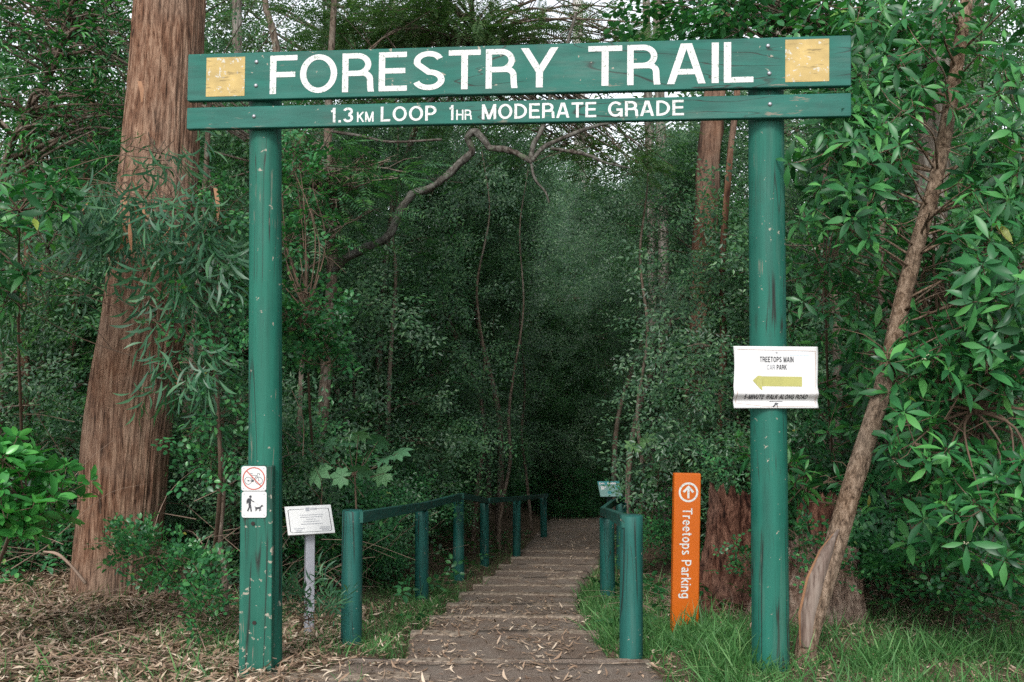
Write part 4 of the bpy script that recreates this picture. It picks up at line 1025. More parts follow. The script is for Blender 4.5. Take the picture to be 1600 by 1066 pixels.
shrub('small_leaf_shrub', 'narrow leafy plant growing at the foot of the white plaque post', 'shrub', tuple(ground_at(465, 990)),
      [(tuple(at(470, 965, 6.1)), (.1, .12, .12), .6), (tuple(at(500, 960, 6.2)), (.08, .1, .14), .4)], T_phyl, M['phyllode'], 30, whorled=False, zup=.9, stemr=.006, m=5, sc=(.4, .7), twr=.0018)
shrub('small_leaf_shrub', 'climbing sprays of small light leaves behind the left gate post', 'shrub', tuple(ground_at(470, 900) + Vector((0, .6, 0))),
      [(tuple(at(480, 490, 7.4)), (.25, .3, .2), .4), (tuple(at(500, 560, 7.5)), (.2, .3, .14), .2), (tuple(at(460, 330, 7.6)), (.2, .3, .5), .4)], T_small, M['small'], 300, whorled=False, zup=.1, stemr=.014, m=12, sc=(1, 1.5))
shrub('small_leaf_shrub', 'sparse creeper sprigs growing over the front of the stumps', 'creeper', tuple(ground_at(1235, 960)),
      [(tuple(at(1250, 850, 6.2)), (.2, .08, .12), .4), (tuple(at(1160, 890, 7.3)), (.2, .1, .12), .35), (tuple(at(1300, 900, 6.1)), (.15, .08, .1), .25)], T_small, M['small'], 70, whorled=False, zup=.2, stemr=.004, m=9, twr=.0015)
shrub('small_leaf_shrub', 'low dark leafy undergrowth beneath the glossy shrub at the right', 'shrub', tuple(ground_at(1430, 925)),
      [(tuple(at(1400, 890, 6.9)), (.3, .25, .12), .4), (tuple(at(1500, 905, 6.6)), (.4, .3, .14), .35), (tuple(at(1580, 930, 6.2)), (.35, .3, .14), .25)], T_small, M['small'], 330, whorled=False, zup=.4, stemr=.006, m=16, twr=.0018, sc=(1, 1.6))
# lobed leaf plants
def lobed(label, base, spots, size, mat='palmate'):
    root = thing('lobed_leaf_plant', label, 'plant', base); T = palmate_t(size); n = len(spots); P = np.array([tuple(p) for p in spots]); Z = rand_dirs(n, .35, 1) ; Z[:, 1] -= .5; Z /= np.linalg.norm(Z, axis=1, keepdims=True)
    add_foliage(root, inst(T, P, whorl_frames(Z), RNG.uniform(.7, 1.15, n)), M[mat]); mb = MB(); b = Vector(base); hub = [b, b + Vector((0, 0, .5)), Vector(P.mean(0)) - Vector((0, 0, .15))]
    mb.tube(catmull(hub, 4), [.012, .007], 6, False)
    for p in P: mb.tube([hub[-1], hub[-1].lerp(Vector(p), .5) - Vector((0, 0, .03)), Vector(p)], [.005, .003], 4, False)
    part('stem', mb.v, mb.f, M['twig'], root, True)
Yp = 7.9
lobed('pale lobed leaf plant between the plaque and the first rail post', tuple(Vector((at(560, 800, Yp).x, Yp, H(at(560, 800, Yp).x, Yp)))), [at(px, py, Yp + dy) for px, py, dy in ((545, 692, 0), (562, 735, -.1), (602, 716, 0), (590, 690, .2), (520, 715, .1), (497, 736, 0), (622, 708, .1), (575, 705, .2), (535, 745, -.1), (480, 700, .1), (515, 690, .2), (600, 740, .3), (560, 680, .1))], .14)
Yp = 11.5
lobed('dim lobed leaf plant behind the right handrail', tuple(Vector((at(1015, 800, Yp).x, Yp, H(at(1015, 800, Yp).x, Yp)))), [at(px, py, Yp + random.uniform(-.3, .3)) for px, py in ((1010, 690), (1040, 700), (1060, 712), (1005, 725), (1030, 722), (1020, 745), (1050, 735), (1075, 730), (1015, 760), (1035, 680), (990, 700))], .17, 'fine')

# ------------------------------------------------------------------ stumps
def stump(label, c, rx, ry, h, mat, seed, jag=.25, n=110, m=40, name='tree_stump'):
    root = thing(name, label, 'stump', c); V, F = [], []
    for i in range(m):
        t = i / (m - 1)
        for k in range(n):
            a = 2 * math.pi * k / n; ca, sa = math.cos(a), math.sin(a)
            top = h * (1 - jag * (.5 + .5 * noise.noise(Vector((ca * 2.2, sa * 2.2, seed)))) - jag * .35 * abs(noise.noise(Vector((ca * 7, sa * 7, seed)))))
            z = -.1 + (top + .1) * t
            f = 1 + .30 * math.exp(-max(z, 0) / .22) - .20 * t + .34 * noise.noise(Vector((ca * 1.8, sa * 1.8, z * .7 + seed))) + .16 * abs(noise.noise(Vector((ca * 5.5, sa * 5.5, z * 1.3 + seed)))) + .07 * noise.noise(Vector((ca * 14, sa * 14, z * 6 + seed))) + .05 * noise.noise(Vector((ca * 30, sa * 30, z * 14 + seed))) - .10 * max(0, noise.noise(Vector((ca * 3, sa * 3, z * 4 + seed + 7))))
            V.append(Vector(c) + Vector((ca * rx * f, sa * ry * f, z)))
    for i in range(m - 1):
        for k in range(n): j = (k + 1) % n; F.append((i * n + k, i * n + j, i * n + n + j, i * n + n + k))
    cen = [Vector(c) + Vector((0, 0, h * .45))]; base = (m - 1) * n
    V += [V[base + k].lerp(cen[0], .35) - Vector((0, 0, .05)) for k in range(n)] + cen
    for k in range(n): j = (k + 1) % n; F.append((base + k, base + j, m * n + j, m * n + k)); F.append((m * n + k, m * n + j, len(V) - 1))
    part('wood', V, F, mat, root, True); return root
q = at(1160, 905, 8.2); stump('tall rotting red brown stump between the orange marker and right gate post', (q.x, 8.2, H(q.x, 8.2)), .36, .30, 1.15, M['stump'], 3, .40, 200, 70)
q = at(1262, 930, 6.75); stump('broad weathered grey brown stump behind the foot of the leaning tree', (q.x, 6.75, H(q.x, 6.75)), .34, .26, .66, M['stump2'], 8, .45, 200, 60)
q = at(1275, 900, 7.5); stump('dark split stump standing up behind the broad weathered stump', (q.x, 7.5, H(q.x, 7.5)), .17, .15, .95, M['stump'], 15, .2)

# ------------------------------------------------------------------ middle distance trunks
def pole_tree(name, label, pts, radpx, mat, crown=None, group=None, n=16, cat='tree', twg=0, leafmat=None, temps=None, jit=.25):
    P = [at(*p) for p in pts]; b = P[0]; gz = H(b.x, b.y); root = thing(name, label, cat, (b.x, b.y, gz), group)
    if P[0].z > gz: P.insert(0, Vector((b.x, b.y, gz - .1)))
    mb = MB(); c = catmull(P, 7); rr = [r * pts[0][2] / FPX for r in radpx]; mb.tube(c, rr, n, False, jit); part('trunk', mb.v, mb.f, M[mat], root, True)
    return root, c
at_, c_ = pole_tree('crooked_tree', 'tree behind the left gate post with one thick branch arching over the path', [(497, 800, 9.8), (500, 700, 9.8), (508, 600, 9.8), (513, 520, 9.8), (519, 430, 9.8), (517, 330, 9.8), (512, 200, 9.9), (520, 40, 10), (530, -150, 10.2)], [10.5, 9.5, 8.5, 8, 6, 4], 'bark_thin')
def branch(root, pts, rad, mat='bark_grey', n=9, jit=.25, name='branch'):
    mb = MB(); mb.tube(catmull([at(*p) for p in pts], 7), [r * pts[0][2] / FPX for r in rad], n, True, jit); return part(name, mb.v, mb.f, M[mat], root, True)
M['arch'] = bark_mat('arching_branch_bark', (.018, .013, .010), (.055, .043, .034), (.14, .13, .112), .7, 30, .8, .012, (.08, .11, .06))
branch(at_, [(519, 428, 9.8), (535, 408, 9.7), (565, 391, 9.6), (606, 370, 9.5), (622, 335, 9.5), (645, 303, 9.5), (668, 296, 9.45), (695, 278, 9.4), (722, 252, 9.4), (738, 236, 9.35), (731, 216, 9.3), (742, 206, 9.25), (754, 217, 9.2), (765, 231, 9.2), (785, 233, 9.2), (808, 240, 9.2), (831, 254, 9.2)], [6.5, 6.2, 5.8, 5.4, 5.2, 4.8, 4.8, 4.4, 3.4], 'arch', 12, .5)
M['bark_far2'] = M['bark_grey']
for pts, rad in (([(829, 252, 9.2), (834, 225, 9.2), (848, 200, 9.2), (860, 150, 9.3), (880, 90, 9.4), (900, 20, 9.5)], [4.5, 3.5, 2.5]), ([(831, 252, 9.2), (850, 230, 9.2), (890, 212, 9.2), (935, 196, 9.2), (1010, 182, 9.2), (1060, 165, 9.3)], [4, 3, 1.5]),
                 ([(860, 232, 9.2), (885, 236, 9.2), (920, 243, 9.1), (945, 254, 9.1), (985, 263, 9.1)], [2.6, 3, 2.5, 1.2]), ([(829, 252, 9.2), (836, 280, 9.2), (852, 300, 9.2), (858, 318, 9.2)], [2.4, 1.3]),
                 ([(512, 205, 9.9), (560, 212, 9.8), (610, 222, 9.7), (690, 218, 9.6)], [2.6, 1.8]),
                 ([(519, 428, 9.8), (470, 370, 9.6), (420, 300, 9.5)], [2, 1])):
    branch(at_, pts, rad, 'arch', 7, .3)
pole_tree('red_bark_tree', 'red brown bare trunk standing well behind the right gate post', [(1082, 800, 13), (1088, 600, 13), (1098, 430, 13), (1108, 250, 13), (1122, 100, 13.2), (1130, -20, 13.4), (1150, -250, 13.8)], [17, 18, 18, 18, 15, 12], 'bark_far', n=24)
pole_tree('red_bark_tree', 'slim red trunk just right of and behind the right gate post', [(1118, 800, 11), (1130, 560, 11), (1128, 420, 11), (1140, 250, 11), (1150, 100, 11.2), (1100, -50, 11.3)], [7, 6, 5, 5, 4], 'bark_far')
pole_tree('grey_bark_tree', 'thick grey brown trunk at the top right behind the leaning tree', [(1440, 900, 8.6), (1448, 500, 8.6), (1462, 150, 8.6), (1468, 0, 8.6), (1475, -250, 8.7)], [24, 25, 24, 20], 'bark_grey', n=30, jit=.12)
pole_tree('grey_bark_tree', 'slim grey trunk between the sign and the forked branch, left of its twin', [(1022, 760, 19), (1020, 500, 19), (1016, 260, 19), (1012, 120, 19), (1008, -100, 19)], [7.5, 7, 6], 'bark_grey')
pole_tree('grey_bark_tree', 'slim grey trunk near the right gate post, right of its twin', [(1042, 760, 18), (1038, 500, 18), (1034, 260, 18), (1030, 120, 18), (1025, -100, 18)], [8.5, 8, 7], 'bark_grey')
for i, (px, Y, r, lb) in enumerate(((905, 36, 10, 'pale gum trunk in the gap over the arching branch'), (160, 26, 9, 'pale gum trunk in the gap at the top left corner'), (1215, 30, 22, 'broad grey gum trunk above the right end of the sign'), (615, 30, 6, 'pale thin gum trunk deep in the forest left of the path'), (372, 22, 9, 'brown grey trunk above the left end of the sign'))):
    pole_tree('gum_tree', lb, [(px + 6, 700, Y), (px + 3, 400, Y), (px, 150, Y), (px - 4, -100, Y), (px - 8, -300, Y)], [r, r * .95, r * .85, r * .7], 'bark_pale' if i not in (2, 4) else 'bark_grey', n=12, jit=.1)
for lb, pts, rad in (('dark branching tree above the left end of the sign', [(424, 230, 12), (430, 120, 12), (432, 80, 12), (424, 40, 12), (414, 0, 12), (418, -80, 12)], [6.5, 6, 4]),
                     ('crooked slim stem right of the middle rail posts, brown', [(740, 830, 15.8), (748, 745, 15.8), (757, 690, 15.8), (752, 620, 15.8), (757, 560, 15.8), (745, 450, 15.8), (765, 330, 15.8), (750, 210, 16), (758, 120, 16.2)], [4.5, 3.8, 3, 2.4, 1.8, 1, .6]),
                     ('crooked slim stem bending behind the fourth rail post', [(780, 830, 16.8), (786, 780, 16.8), (797, 720, 16.8), (795, 650, 16.8), (802, 590, 16.8), (818, 480, 16.8), (812, 360, 17), (826, 260, 17)], [3.8, 3.2, 2.4, 1.4, .7]),
                     ('thin stem standing between the last two rail posts', [(830, 820, 20), (822, 740, 20), (815, 680, 20), (820, 600, 20), (812, 500, 20), (820, 400, 20)], [2.6, 2.2, 1.6, .8]),
                     ('slim dark stem in the understorey left of the middle rail post', [(612, 800, 12.5), (606, 700, 12.5), (610, 560, 12.5), (618, 430, 12.5), (610, 330, 12.5), (622, 230, 12.6), (618, 130, 12.8)], [4.5, 4, 3, 2, 1]),
                     ('reddish slim trunk in the shade behind the left wattle', [(38, 860, 9), (40, 640, 9), (36, 480, 9), (44, 390, 9), (40, 200, 9)], [8, 8, 6]),
                     ('slim reddish trunk left of the massive trunk', [(120, 860, 10), (112, 640, 10), (118, 480, 10), (150, 100, 10)], [6, 5, 4]),
                     ('slim brown stem behind the gap between massive trunk and left post', [(300, 860, 9), (292, 700, 9), (300, 560, 9), (320, 300, 9), (330, 100, 9)], [6, 5, 4]),
                     ('slim brown trunk in the shade left of the orange marker', [(1000, 830, 12), (1004, 740, 12), (996, 640, 12), (1012, 520, 12), (1000, 400, 12), (1012, 280, 12), (1006, 150, 12.2)], [4.5, 3.8, 2.6, 1.8, .8]),
                     ('slim dark trunk right of the leaning tree', [(1400, 880, 8), (1388, 700, 8), (1392, 560, 8), (1375, 420, 8), (1390, 200, 8)], [7, 6, 5])):
    pole_tree('slim_tree', lb, pts, rad, 'bark_far' if ('red' in lb) else 'bark_thin', n=9)

# ------------------------------------------------------------------ understorey: eight kinds built once, then copied
def make_under(kind, h, rad, ns, temps, mat, seed, feath=False):
    root = thing('understorey_tree', 'x', 'understorey tree', (0, 0, 0))
    lumps = [((0, 0, h * .62), (rad, rad, h * .42)), ((rad * .25, -.1, h * .28), (rad * .8, rad * .8, h * .28))]
    P_, D_, cc_ = [], [], []
    for (c, r), sh in zip(lumps, (.65, .35)):
        P, D, cc = clump_points(int(ns * sh), c, r, 26, .17, .5, .5); P_.append(P); D_.append(D); cc_ += [Vector(q) for q in cc]
    P_ = np.concatenate(P_); D_ = np.concatenate(D_); P_[:, 2] = np.maximum(P_[:, 2], .1)
    add_foliage(root, cloud(temps, P_, D_, (.75, 1.25), .3, sunward(len(P_))), mat)
    mb = MB(); r = random.Random(seed)
    st = catmull([Vector((0, 0, -.4)), Vector((r.uniform(-.1, .1), r.uniform(-.1, .1), h * .3)), Vector((r.uniform(-.25, .25), 0, h * .65)), Vector((r.uniform(-.2, .2), 0, h * .95))], 5)
    mb.tube(st, [.045, .03, .012], 7, False, .3); limbs(mb, st, cc_, .014, seed, .2, 4, .005, 3); part('branches', mb.v, mb.f, M['bark_thin'], root, True)
    return root
def make_over(seed):
    """a slim tree with a wide spreading crown held well above the ground"""
    root = thing('understorey_tree', 'x', 'understorey tree', (0, 0, 0)); P, D, cc = clump_points(2600, (0, 0, 5.2), (2.3, 1.6, 1.9), 34, .15, .5, .45)
    add_foliage(root, cloud(T_fine, P, D, (.75, 1.25), .3, sunward(len(P))), M['fine2']); mb = MB(); st = catmull([Vector((-1.6, 0, -.4)), Vector((-1.5, .1, 1.5)), Vector((-.9, 0, 3.2)), Vector((0, .1, 5.4))], 6)
    mb.tube(st, [.06, .045, .02], 8, False, .3); limbs(mb, st, [Vector(q) for q in cc], .016, seed, .22, 4, .005, 3); part('branches', mb.v, mb.f, M['bark_thin'], root, True); return root
protos = [make_under(0, 4.2, 1.25, 1000, T_fine, M['fine'], 1), make_under(1, 3.2, 1.2, 820, T_fine, M['fine2'], 2), make_under(2, 5.2, 1.5, 1250, T_fine, M['fine'], 3), make_under(3, 2.2, 1.0, 620, T_fine, M['fine2'], 4), make_under(4, 4.8, 1.4, 1150, T_fine, M['fine2'], 5), make_under(5, 1.3, .8, 420, T_fine, M['small'], 6), make_under(6, 7.6, 2.0, 2300, T_fine, M['fine2'], 7), make_under(7, 6.4, 1.7, 1800, T_fine, M['fine'], 8), make_over(9)]
PRAD = [1.25, 1.2, 1.5, 1.0, 1.4, .8, 2.0, 1.7, 0]
used = set()
def place(k, x, y, sc, label, group, rz=None):
    p = protos[k]
    if k in used: o = copy_tree(p)
    else: o = p; used.add(k)
    if y < 24.5 and k != 8:
        c = xc(y); gap = (2.5 if (x > c and 12.5 < y < 18) else 1.45) + PRAD[k] * .8 * sc
        if abs(x - c) < gap: x = c + gap * (1 if x > c else -1)
    o.location = (x, y, H(x, y)); o.rotation_euler = (0, 0, random.uniform(-1.1, 1.1) if rz is None else rz); o.scale = (sc * random.choice((-1, 1)), sc, sc * random.uniform(.92, 1.1))
    o['label'] = label; o['group'] = group
GL = ('fine leaved understorey tree in the dim forest left of the path', 'understorey trees left of the path')
GR = ('fine leaved understorey tree in the dim forest right of the path', 'understorey trees right of the path')
GE = ('fine leaved understorey tree closing off the far end of the path', 'understorey trees beyond the path')
for (k, px, Y, sc, G_) in ((0, 60, 9.5, 1, GL), (4, -60, 10.5, 1, GL), (2, 190, 11, 1, GL), (0, 330, 10.5, 1, GL), (3, 300, 8.9, .9, GL), (5, 430, 9.2, 1, GL), (1, 455, 11.2, 1, GL), (4, 400, 13, 1, GL), (3, 560, 12.6, 1, GL), (0, 600, 15, 1, GL), (5, 640, 11.8, .8, GL),
                          (2, 520, 17, 1, GL), (1, 690, 16.5, 1, GL), (0, 720, 20, 1, GL), (3, 760, 18.5, 1.1, GL), (4, 250, 15, 1.1, GL), (2, 60, 15, 1.1, GL), (4, 620, 21, 1.1, GL), (0, 440, 21, 1.2, GL), (2, 150, 20, 1.2, GL), (5, 700, 14.6, .7, GL), (1, -10, 8.3, .8, GL), (5, 90, 8.6, .9, GL),
                          (5, 520, 10.3, .7, GL), (5, 590, 11.2, .6, GL), (3, 360, 8.3, .7, GL),
                          (8, 640, 18, .9, GL), (8, 820, 31, 1.2, GE), (8, 1075, 21, 1, GR), (8, 705, 19, 1.0, GL), (8, 985, 26, 1.15, GE), (7, 842, 27.5, .9, GE), (3, 850, 27, 1, GE), (3, 897, 28.5, 1.1, GE), (1, 932, 30, 1.1, GE), (5, 872, 26.2, 1, GE), (5, 910, 27, 1.1, GE), (4, 870, 30, 1.1, GE), (8, 1120, 14.5, .85, GR), (8, 900, 33, 1.35, GE), (8, 840, 38, 1.6, GE), (8, 780, 29, 1.1, GE), (8, 420, 12.5, .75, GL),
                          (6, 560, 16, 1, GL), (7, 440, 14.5, 1, GL), (6, 655, 20, 1.05, GL), (7, 700, 24, 1.1, GL), (6, 330, 17, 1, GL), (7, 200, 14, 1, GL), (6, 30, 17, 1, GL), (7, 490, 22, 1.2, GL),
                          (6, 770, 30, 1.25, GE), (7, 860, 33, 1.3, GE), (6, 930, 40, 1.2, GE), (7, 745, 36, 1.3, GE), (6, 1000, 25, 1.05, GR), (7, 1055, 19.5, 1, GR), (6, 1150, 17, 1, GR), (7, 1260, 14, 1, GR), (6, 1420, 15, 1, GR), (7, 1540, 12.5, 1, GR),
                          (0, 820, 27, 1.1, GE), (4, 760, 26, 1.1, GE), (2, 880, 31, 1.1, GE), (1, 905, 29.5, 1.1, GE), (3, 850, 32, 1.2, GE), (0, 960, 34, 1.2, GE), (2, 800, 33, 1.2, GE), (3, 830, 23.5, .9, GE), (1, 780, 22.5, 1, GE), (4, 900, 36, 1.3, GE), (5, 845, 22, .9, GE),
                          (1, 1010, 19, 1, GR), (3, 985, 16.5, 1, GR), (4, 1040, 15.5, 1, GR), (0, 1030, 23, 1.1, GR), (2, 1100, 17, 1, GR), (4, 1120, 14, .95, GR), (3, 1030, 13.2, .9, GR), (1, 1180, 10.8, 1, GR), (0, 1250, 12, 1, GR), (2, 1320, 10, .9, GR), (4, 1450, 10, 1, GR), (0, 1560, 9.5, 1, GR), (3, 1400, 8.8, .9, GR), (1, 1540, 8.2, .9, GR), (2, 1400, 14, 1.1, GR), (4, 1580, 13, 1.1, GR), (0, 1200, 18, 1.2, GR), (2, 980, 27, 1.2, GR), (5, 1060, 11.5, .8, GR), (5, 1300, 8.8, .9, GR), (4, 1330, 17, 1.2, GR), (5, 1480, 7.6, .8, GR)):
    q = at(px, 600, Y); place(k, q.x, q.y, sc, G_[0], G_[1])

# ------------------------------------------------------------------ feathery trees over the sign and tall canopy trees
def feathery(label, base, lumps, n, temps, mat, stem, stemr=.05, sc=(.8, 1.2)):
    root = thing('feathery_tree', label, 'tree', base); P_, D_, cc_ = [], [], []
    for (c, rad, sh) in lumps:
        P, D, cc = clump_points(int(n * sh), c, rad, 16, .26, .2, .35); D[:, 2] = D[:, 2] * .4 - .05; P_.append(P); D_.append(D + rand_dirs(len(P)) * .3); cc_ += [Vector(q) for q in cc]
    P_ = np.concatenate(P_); D_ = np.concatenate(D_); add_foliage(root, cloud(temps, P_, D_, sc, .3), mat)
    mb = MB(); st = catmull(stem, 6); mb.tube(st, [stemr, stemr * .4], 8, False, .3); limbs(mb, st, cc_, stemr * .4, 2, .2, 5, .006, 4); part('branches', mb.v, mb.f, M['bark_thin'], root, True)
q = at(740, 60, 11); feathery('feathery leaved tree spreading over the middle of the sign', (at(585, 800, 14.5).x, 14.5, H(at(585, 800, 14.5).x, 14.5)),
    [(tuple(at(620, 40, 10.5)), (1.0, .8, .35), .25), (tuple(at(760, 20, 10.5)), (1.1, .8, .4), .3), (tuple(at(950, 60, 10.5)), (.9, .8, .3), .2), (tuple(at(560, 150, 10.5)), (.5, .6, .3), .08), (tuple(at(860, 215, 11.5)), (.9, .6, .3), .10), (tuple(at(690, 170, 11.5)), (.7, .6, .3), .08), (tuple(at(960, 250, 11.5)), (.5, .5, .25), .06)], 1500, T_frond, M['feather'],
    [at(585, 800, 14.5), at(600, 420, 14), at(650, 200, 13), at(725, 110, 11.6), at(742, 60, 11), at(730, -20, 10.8)])
q = at(480, 300, 8.8); feathery('layered ferny leaved tree just behind the left gate post', (q.x - .2, 9.3, H(q.x - .2, 9.3)),
    [(tuple(at(520, 300, 8.8)), (.55, .5, .22), .3), (tuple(at(500, 370, 8.8)), (.4, .4, .15), .2), (tuple(at(560, 270, 8.8)), (.45, .4, .2), .25), (tuple(at(60, 40, 9)), (.6, .5, .3), .0), (tuple(at(470, 240, 8.8)), (.4, .4, .2), .25)], 240, T_frond, M['fine'],
    [Vector((q.x - .2, 9.3, H(q.x - .2, 9.3) - .1)), at(470, 600, 9.2), at(480, 420, 9.1), at(490, 280, 9)], .03)
q = at(90, 100, 8.5); feathery('dark leaved tree with long sprays in the top left corner', (q.x - .8, 9, H(q.x - .8, 9)),
    [(tuple(at(90, 50, 8.5)), (.7, .6, .3), .35), (tuple(at(20, 180, 8.7)), (.5, .5, .3), .15), (tuple(at(150, 190, 8.8)), (.5, .5, .4), .3), (tuple(at(130, -20, 8.5)), (.9, .6, .3), .2)], 240, T_gum, M['whorl'],
    [Vector((q.x - .8, 9, H(q.x - .8, 9) - .1)), at(-20, 500, 8.9), at(10, 250, 8.8), at(100, 60, 8.7), at(60, -60, 8.6)], .05, (.6, .9))
q = at(1300, 60, 8.5); feathery('leafy tree filling the sky above the right end of the sign', (q.x, 8.9, H(q.x, 8.9)),
    [(tuple(at(1250, 30, 8.2)), (.8, .5, .3), .35), (tuple(at(1370, 90, 8.2)), (.5, .5, .5), .35), (tuple(at(1150, 10, 8.5)), (.8, .5, .2), .3)], 420, T_small, M['small'],
    [Vector((q.x, 8.9, H(q.x, 8.9) - .1)), at(1310, 600, 8.8), at(1290, 300, 8.7), at(1300, 100, 8.6), at(1280, -60, 8.4)], .05, (1.6, 2.4))

# tall canopy trees: crowns mostly above the frame, they shade the forest floor
def make_canopy(seed, h, rad, n):
    root = thing('canopy_tree', 'x', 'tree', (0, 0, 0))
    P, D, cc = clump_points(n, (0, 0, h), (rad, rad, rad * .6), 34, .16, .35, .45); D[:, 2] -= .2
    add_foliage(root, cloud(T_gum, P, D, (1.0, 1.7), .5), M['gum']); mb = MB(); r = random.Random(seed)
    st = catmull([Vector((0, 0, -.5)), Vector((r.uniform(-.3, .3), 0, h * .4)), Vector((r.uniform(-.5, .5), 0, h * .8)), Vector((r.uniform(-.5, .5), .2, h * 1.15))], 6)
    mb.tube(st, [.17, .13, .07], 12, False, .15); part('trunk', mb.v, mb.f, M['bark_grey'], root, True)
    mb = MB(); limbs(mb, st, [Vector(q) for q in cc], .05, seed, .2, 5, .01, 3); part('limbs', mb.v, mb.f, M['bark_thin'], root, True); return root
cps = [make_canopy(1, 10, 3.0, 700), make_canopy(2, 12.5, 3.4, 850), make_canopy(3, 9, 2.6, 560)]
cu = set()
CANS = [(1, -6.8, 11, 1), (2, -8, 15, 1.1), (0, 7.5, 12, 1),  (1, 7.8, 17.5, 1.05), (0, -9.8, 23, 1.1), (1, -4.8, 26.5, 1), (0, 10.5, 25, 1.1), (1, -13, 18, 1), (1, 13, 15, 1), (2, -9, 33, 1.1)]
for (k, x, y, sc) in CANS:
    o = cps[k] if k not in cu else copy_tree(cps[k]); cu.add(k)
    o.location = (x, y, H(x, y)); o.rotation_euler = (0, 0, random.uniform(0, 6.28)); o.scale = (sc,) * 3
    o['label'] = 'tall canopy tree with grey brown trunk deep in the forest ' + ('left' if x < 0 else 'right') + ' of the path'
    o['group'] = 'canopy trees ' + ('left' if x < 0 else 'right') + ' of the path'

# far off wood, one mass
def far_wood():
    P, D = [], []
    for i in range(210):
        a = R(RNG.uniform(-40, 40)); d = RNG.uniform(38, 62); x, y = d * math.sin(a), d * math.cos(a); h = RNG.uniform(7, 18)
        p, dd, _ = clump_points(150, (x, y, -2.2 + h * .5), (2.6, 2.2, h * .55), 16, .2, .4, .5); P.append(p); D.append(dd)
    P = np.concatenate(P); D = np.concatenate(D); P[:, 2] = np.maximum(P[:, 2], -2.1)
    T = [spray_t(9, .9, leaf_s(.30, .13, .2), s, 2, .3) for s in range(4)]
    d = cloud(T, P, D, (.8, 1.3), .5); o = part('distant_wood', d[0], d[1], M['gum'], None, True, d[2]); tag(o, 'pale green mass of far off trees at the back of the forest', 'wood', kind='stuff')
far_wood()

# ------------------------------------------------------------------ litter, grass, dead twigs
def scatter(n, fn, zone):
    P = []
    while len(P) < n:
        x, y = zone(RNG); 
        if fn(x, y) > RNG.random(): P.append((x, y))
    return P
def surf(x, y):
    h = path_halfw(y) if y > 5.9 else 0
    if y < 5.9: return max(H(x, y), path_z(x, y) + .014)
    return max(H(x, y), path_z(x, y) + .014) if abs(x - xc(y)) < h else H(x, y)
T_lit = [leaf_t(.055, .012, 'lance', .1, .3, 5, .1), leaf_t(.04, .02, 'lance', .3, .5), leaf_t(.14, .006, 'lance', .05, .1, 5, .08)] + [leaf_t(.105, .017, 'lance', c, .3, 5, b) for c, b in ((.15, .1), (-.12, .15), (.35, -.1), (0, .22))] + [leaf_t(.07, .026, 'lance', .2, .4)]
LP2 = []
def dens_l(x, y):
    d = abs(x - xc(y)); onp = d < path_halfw(y) if y > 5.9 else (d < .9)
    if onp: return (.62 if y < 7 else (.9 if y < 12 else 1.3)) * (.3 + 1.4 * max(0, noise.noise(Vector((x * 2.4, y * 2.4, 31))) + .25))
    if x < 0: return 1 if y < 8 else .75
    return .75
pts = scatter(21000, dens_l, lambda g_: (g_.uniform(-4.6, -1.15), g_.uniform(4.6, 8.6))) + scatter(13000, dens_l, lambda g_: (g_.uniform(-1.15, 4.2), g_.uniform(4.7, 10))) + scatter(15000, dens_l, lambda g_: (g_.uniform(-6, 7), g_.uniform(8, 31)))
P = np.array([(x, y, surf(x, y) + RNG.uniform(.004, .035 if x < -1.1 else .014)) for x, y in pts]); n = len(P)
D = rand_dirs(n, -.22, .3); U_ = np.tile([0, 0, 1.], (n, 1)) * np.where(RNG.random((n, 1)) < .5, 1, -1) + rand_dirs(n) * .35
sc = np.where((P[:, 0] < -1.1), RNG.uniform(.4, 1.2, n), RNG.uniform(.3, 1.0, n)); items = []; wh = RNG.integers(0, len(T_lit), n)
for i, T in enumerate(T_lit): k = wh == i; items.append(inst(T, P[k], frames(D[k], U_[k]), sc[k]))
d = join_t(items); tag(part('leaf_litter', d[0], d[1], M['litter'], None, False, d[2]), 'dry brown and tan fallen leaves scattered over the soil and steps', 'leaf litter', kind='stuff')
# grass
def blade_t(b):
    V = []
    for i, t in enumerate((0, .35, .7, 1)):
        wv = .0028 * (1 - t * .55) if i < 3 else 0; x = b * t * t; z = t * (1 - .35 * b * t)
        V += [(x, wv * 25 * .04, z), (x, -wv * 25 * .04, z)] if i < 3 else [(x, 0, z)]
    V = np.array(V); V[:6, 1] = np.array([.0028, -.0028, .0026, -.0026, .0017, -.0017]) * 7
    return V, np.array([(0, 1, 3), (0, 3, 2), (2, 3, 5), (2, 5, 4), (4, 5, 6)]), 1
T_gr = [blade_t(b) for b in (.15, .4, .7, 1.0)]
def gd(x, y):
    c = abs(x - xc(y)); hw = path_halfw(y) if y > 5.9 else .85; side = c - hw
    if side < -.04: return 0
    nz = noise.noise(Vector((x * 2.2, y * 2.2, 20))) * .5 + .5; nz2 = noise.noise(Vector((x * 7, y * 7, 2))) * .5 + .5
    if x < xc(y):
        if y < 6.0: return .10 * nz2 if x > -1.9 else .13 * max(0, nz2 - .3)
        return max(0, 1 - side / 1.05) * max(.2, (nz - .3) * 2.2) * (.4 + nz2) + .10 if x > -2.2 else .05 * nz2
    if y > 6.0: return max(0, 1 - max(0, side - .35) / .5) * max(.15, (nz - .3) * 2.2) * (.4 + nz2) + (.34 if y < 7.4 and x > .9 else .12) * nz * nz2 * 1.6
    return (.9 if x > 1.0 else .35) * max(.12, (nz - .25) * 1.9) * (.4 + nz2)
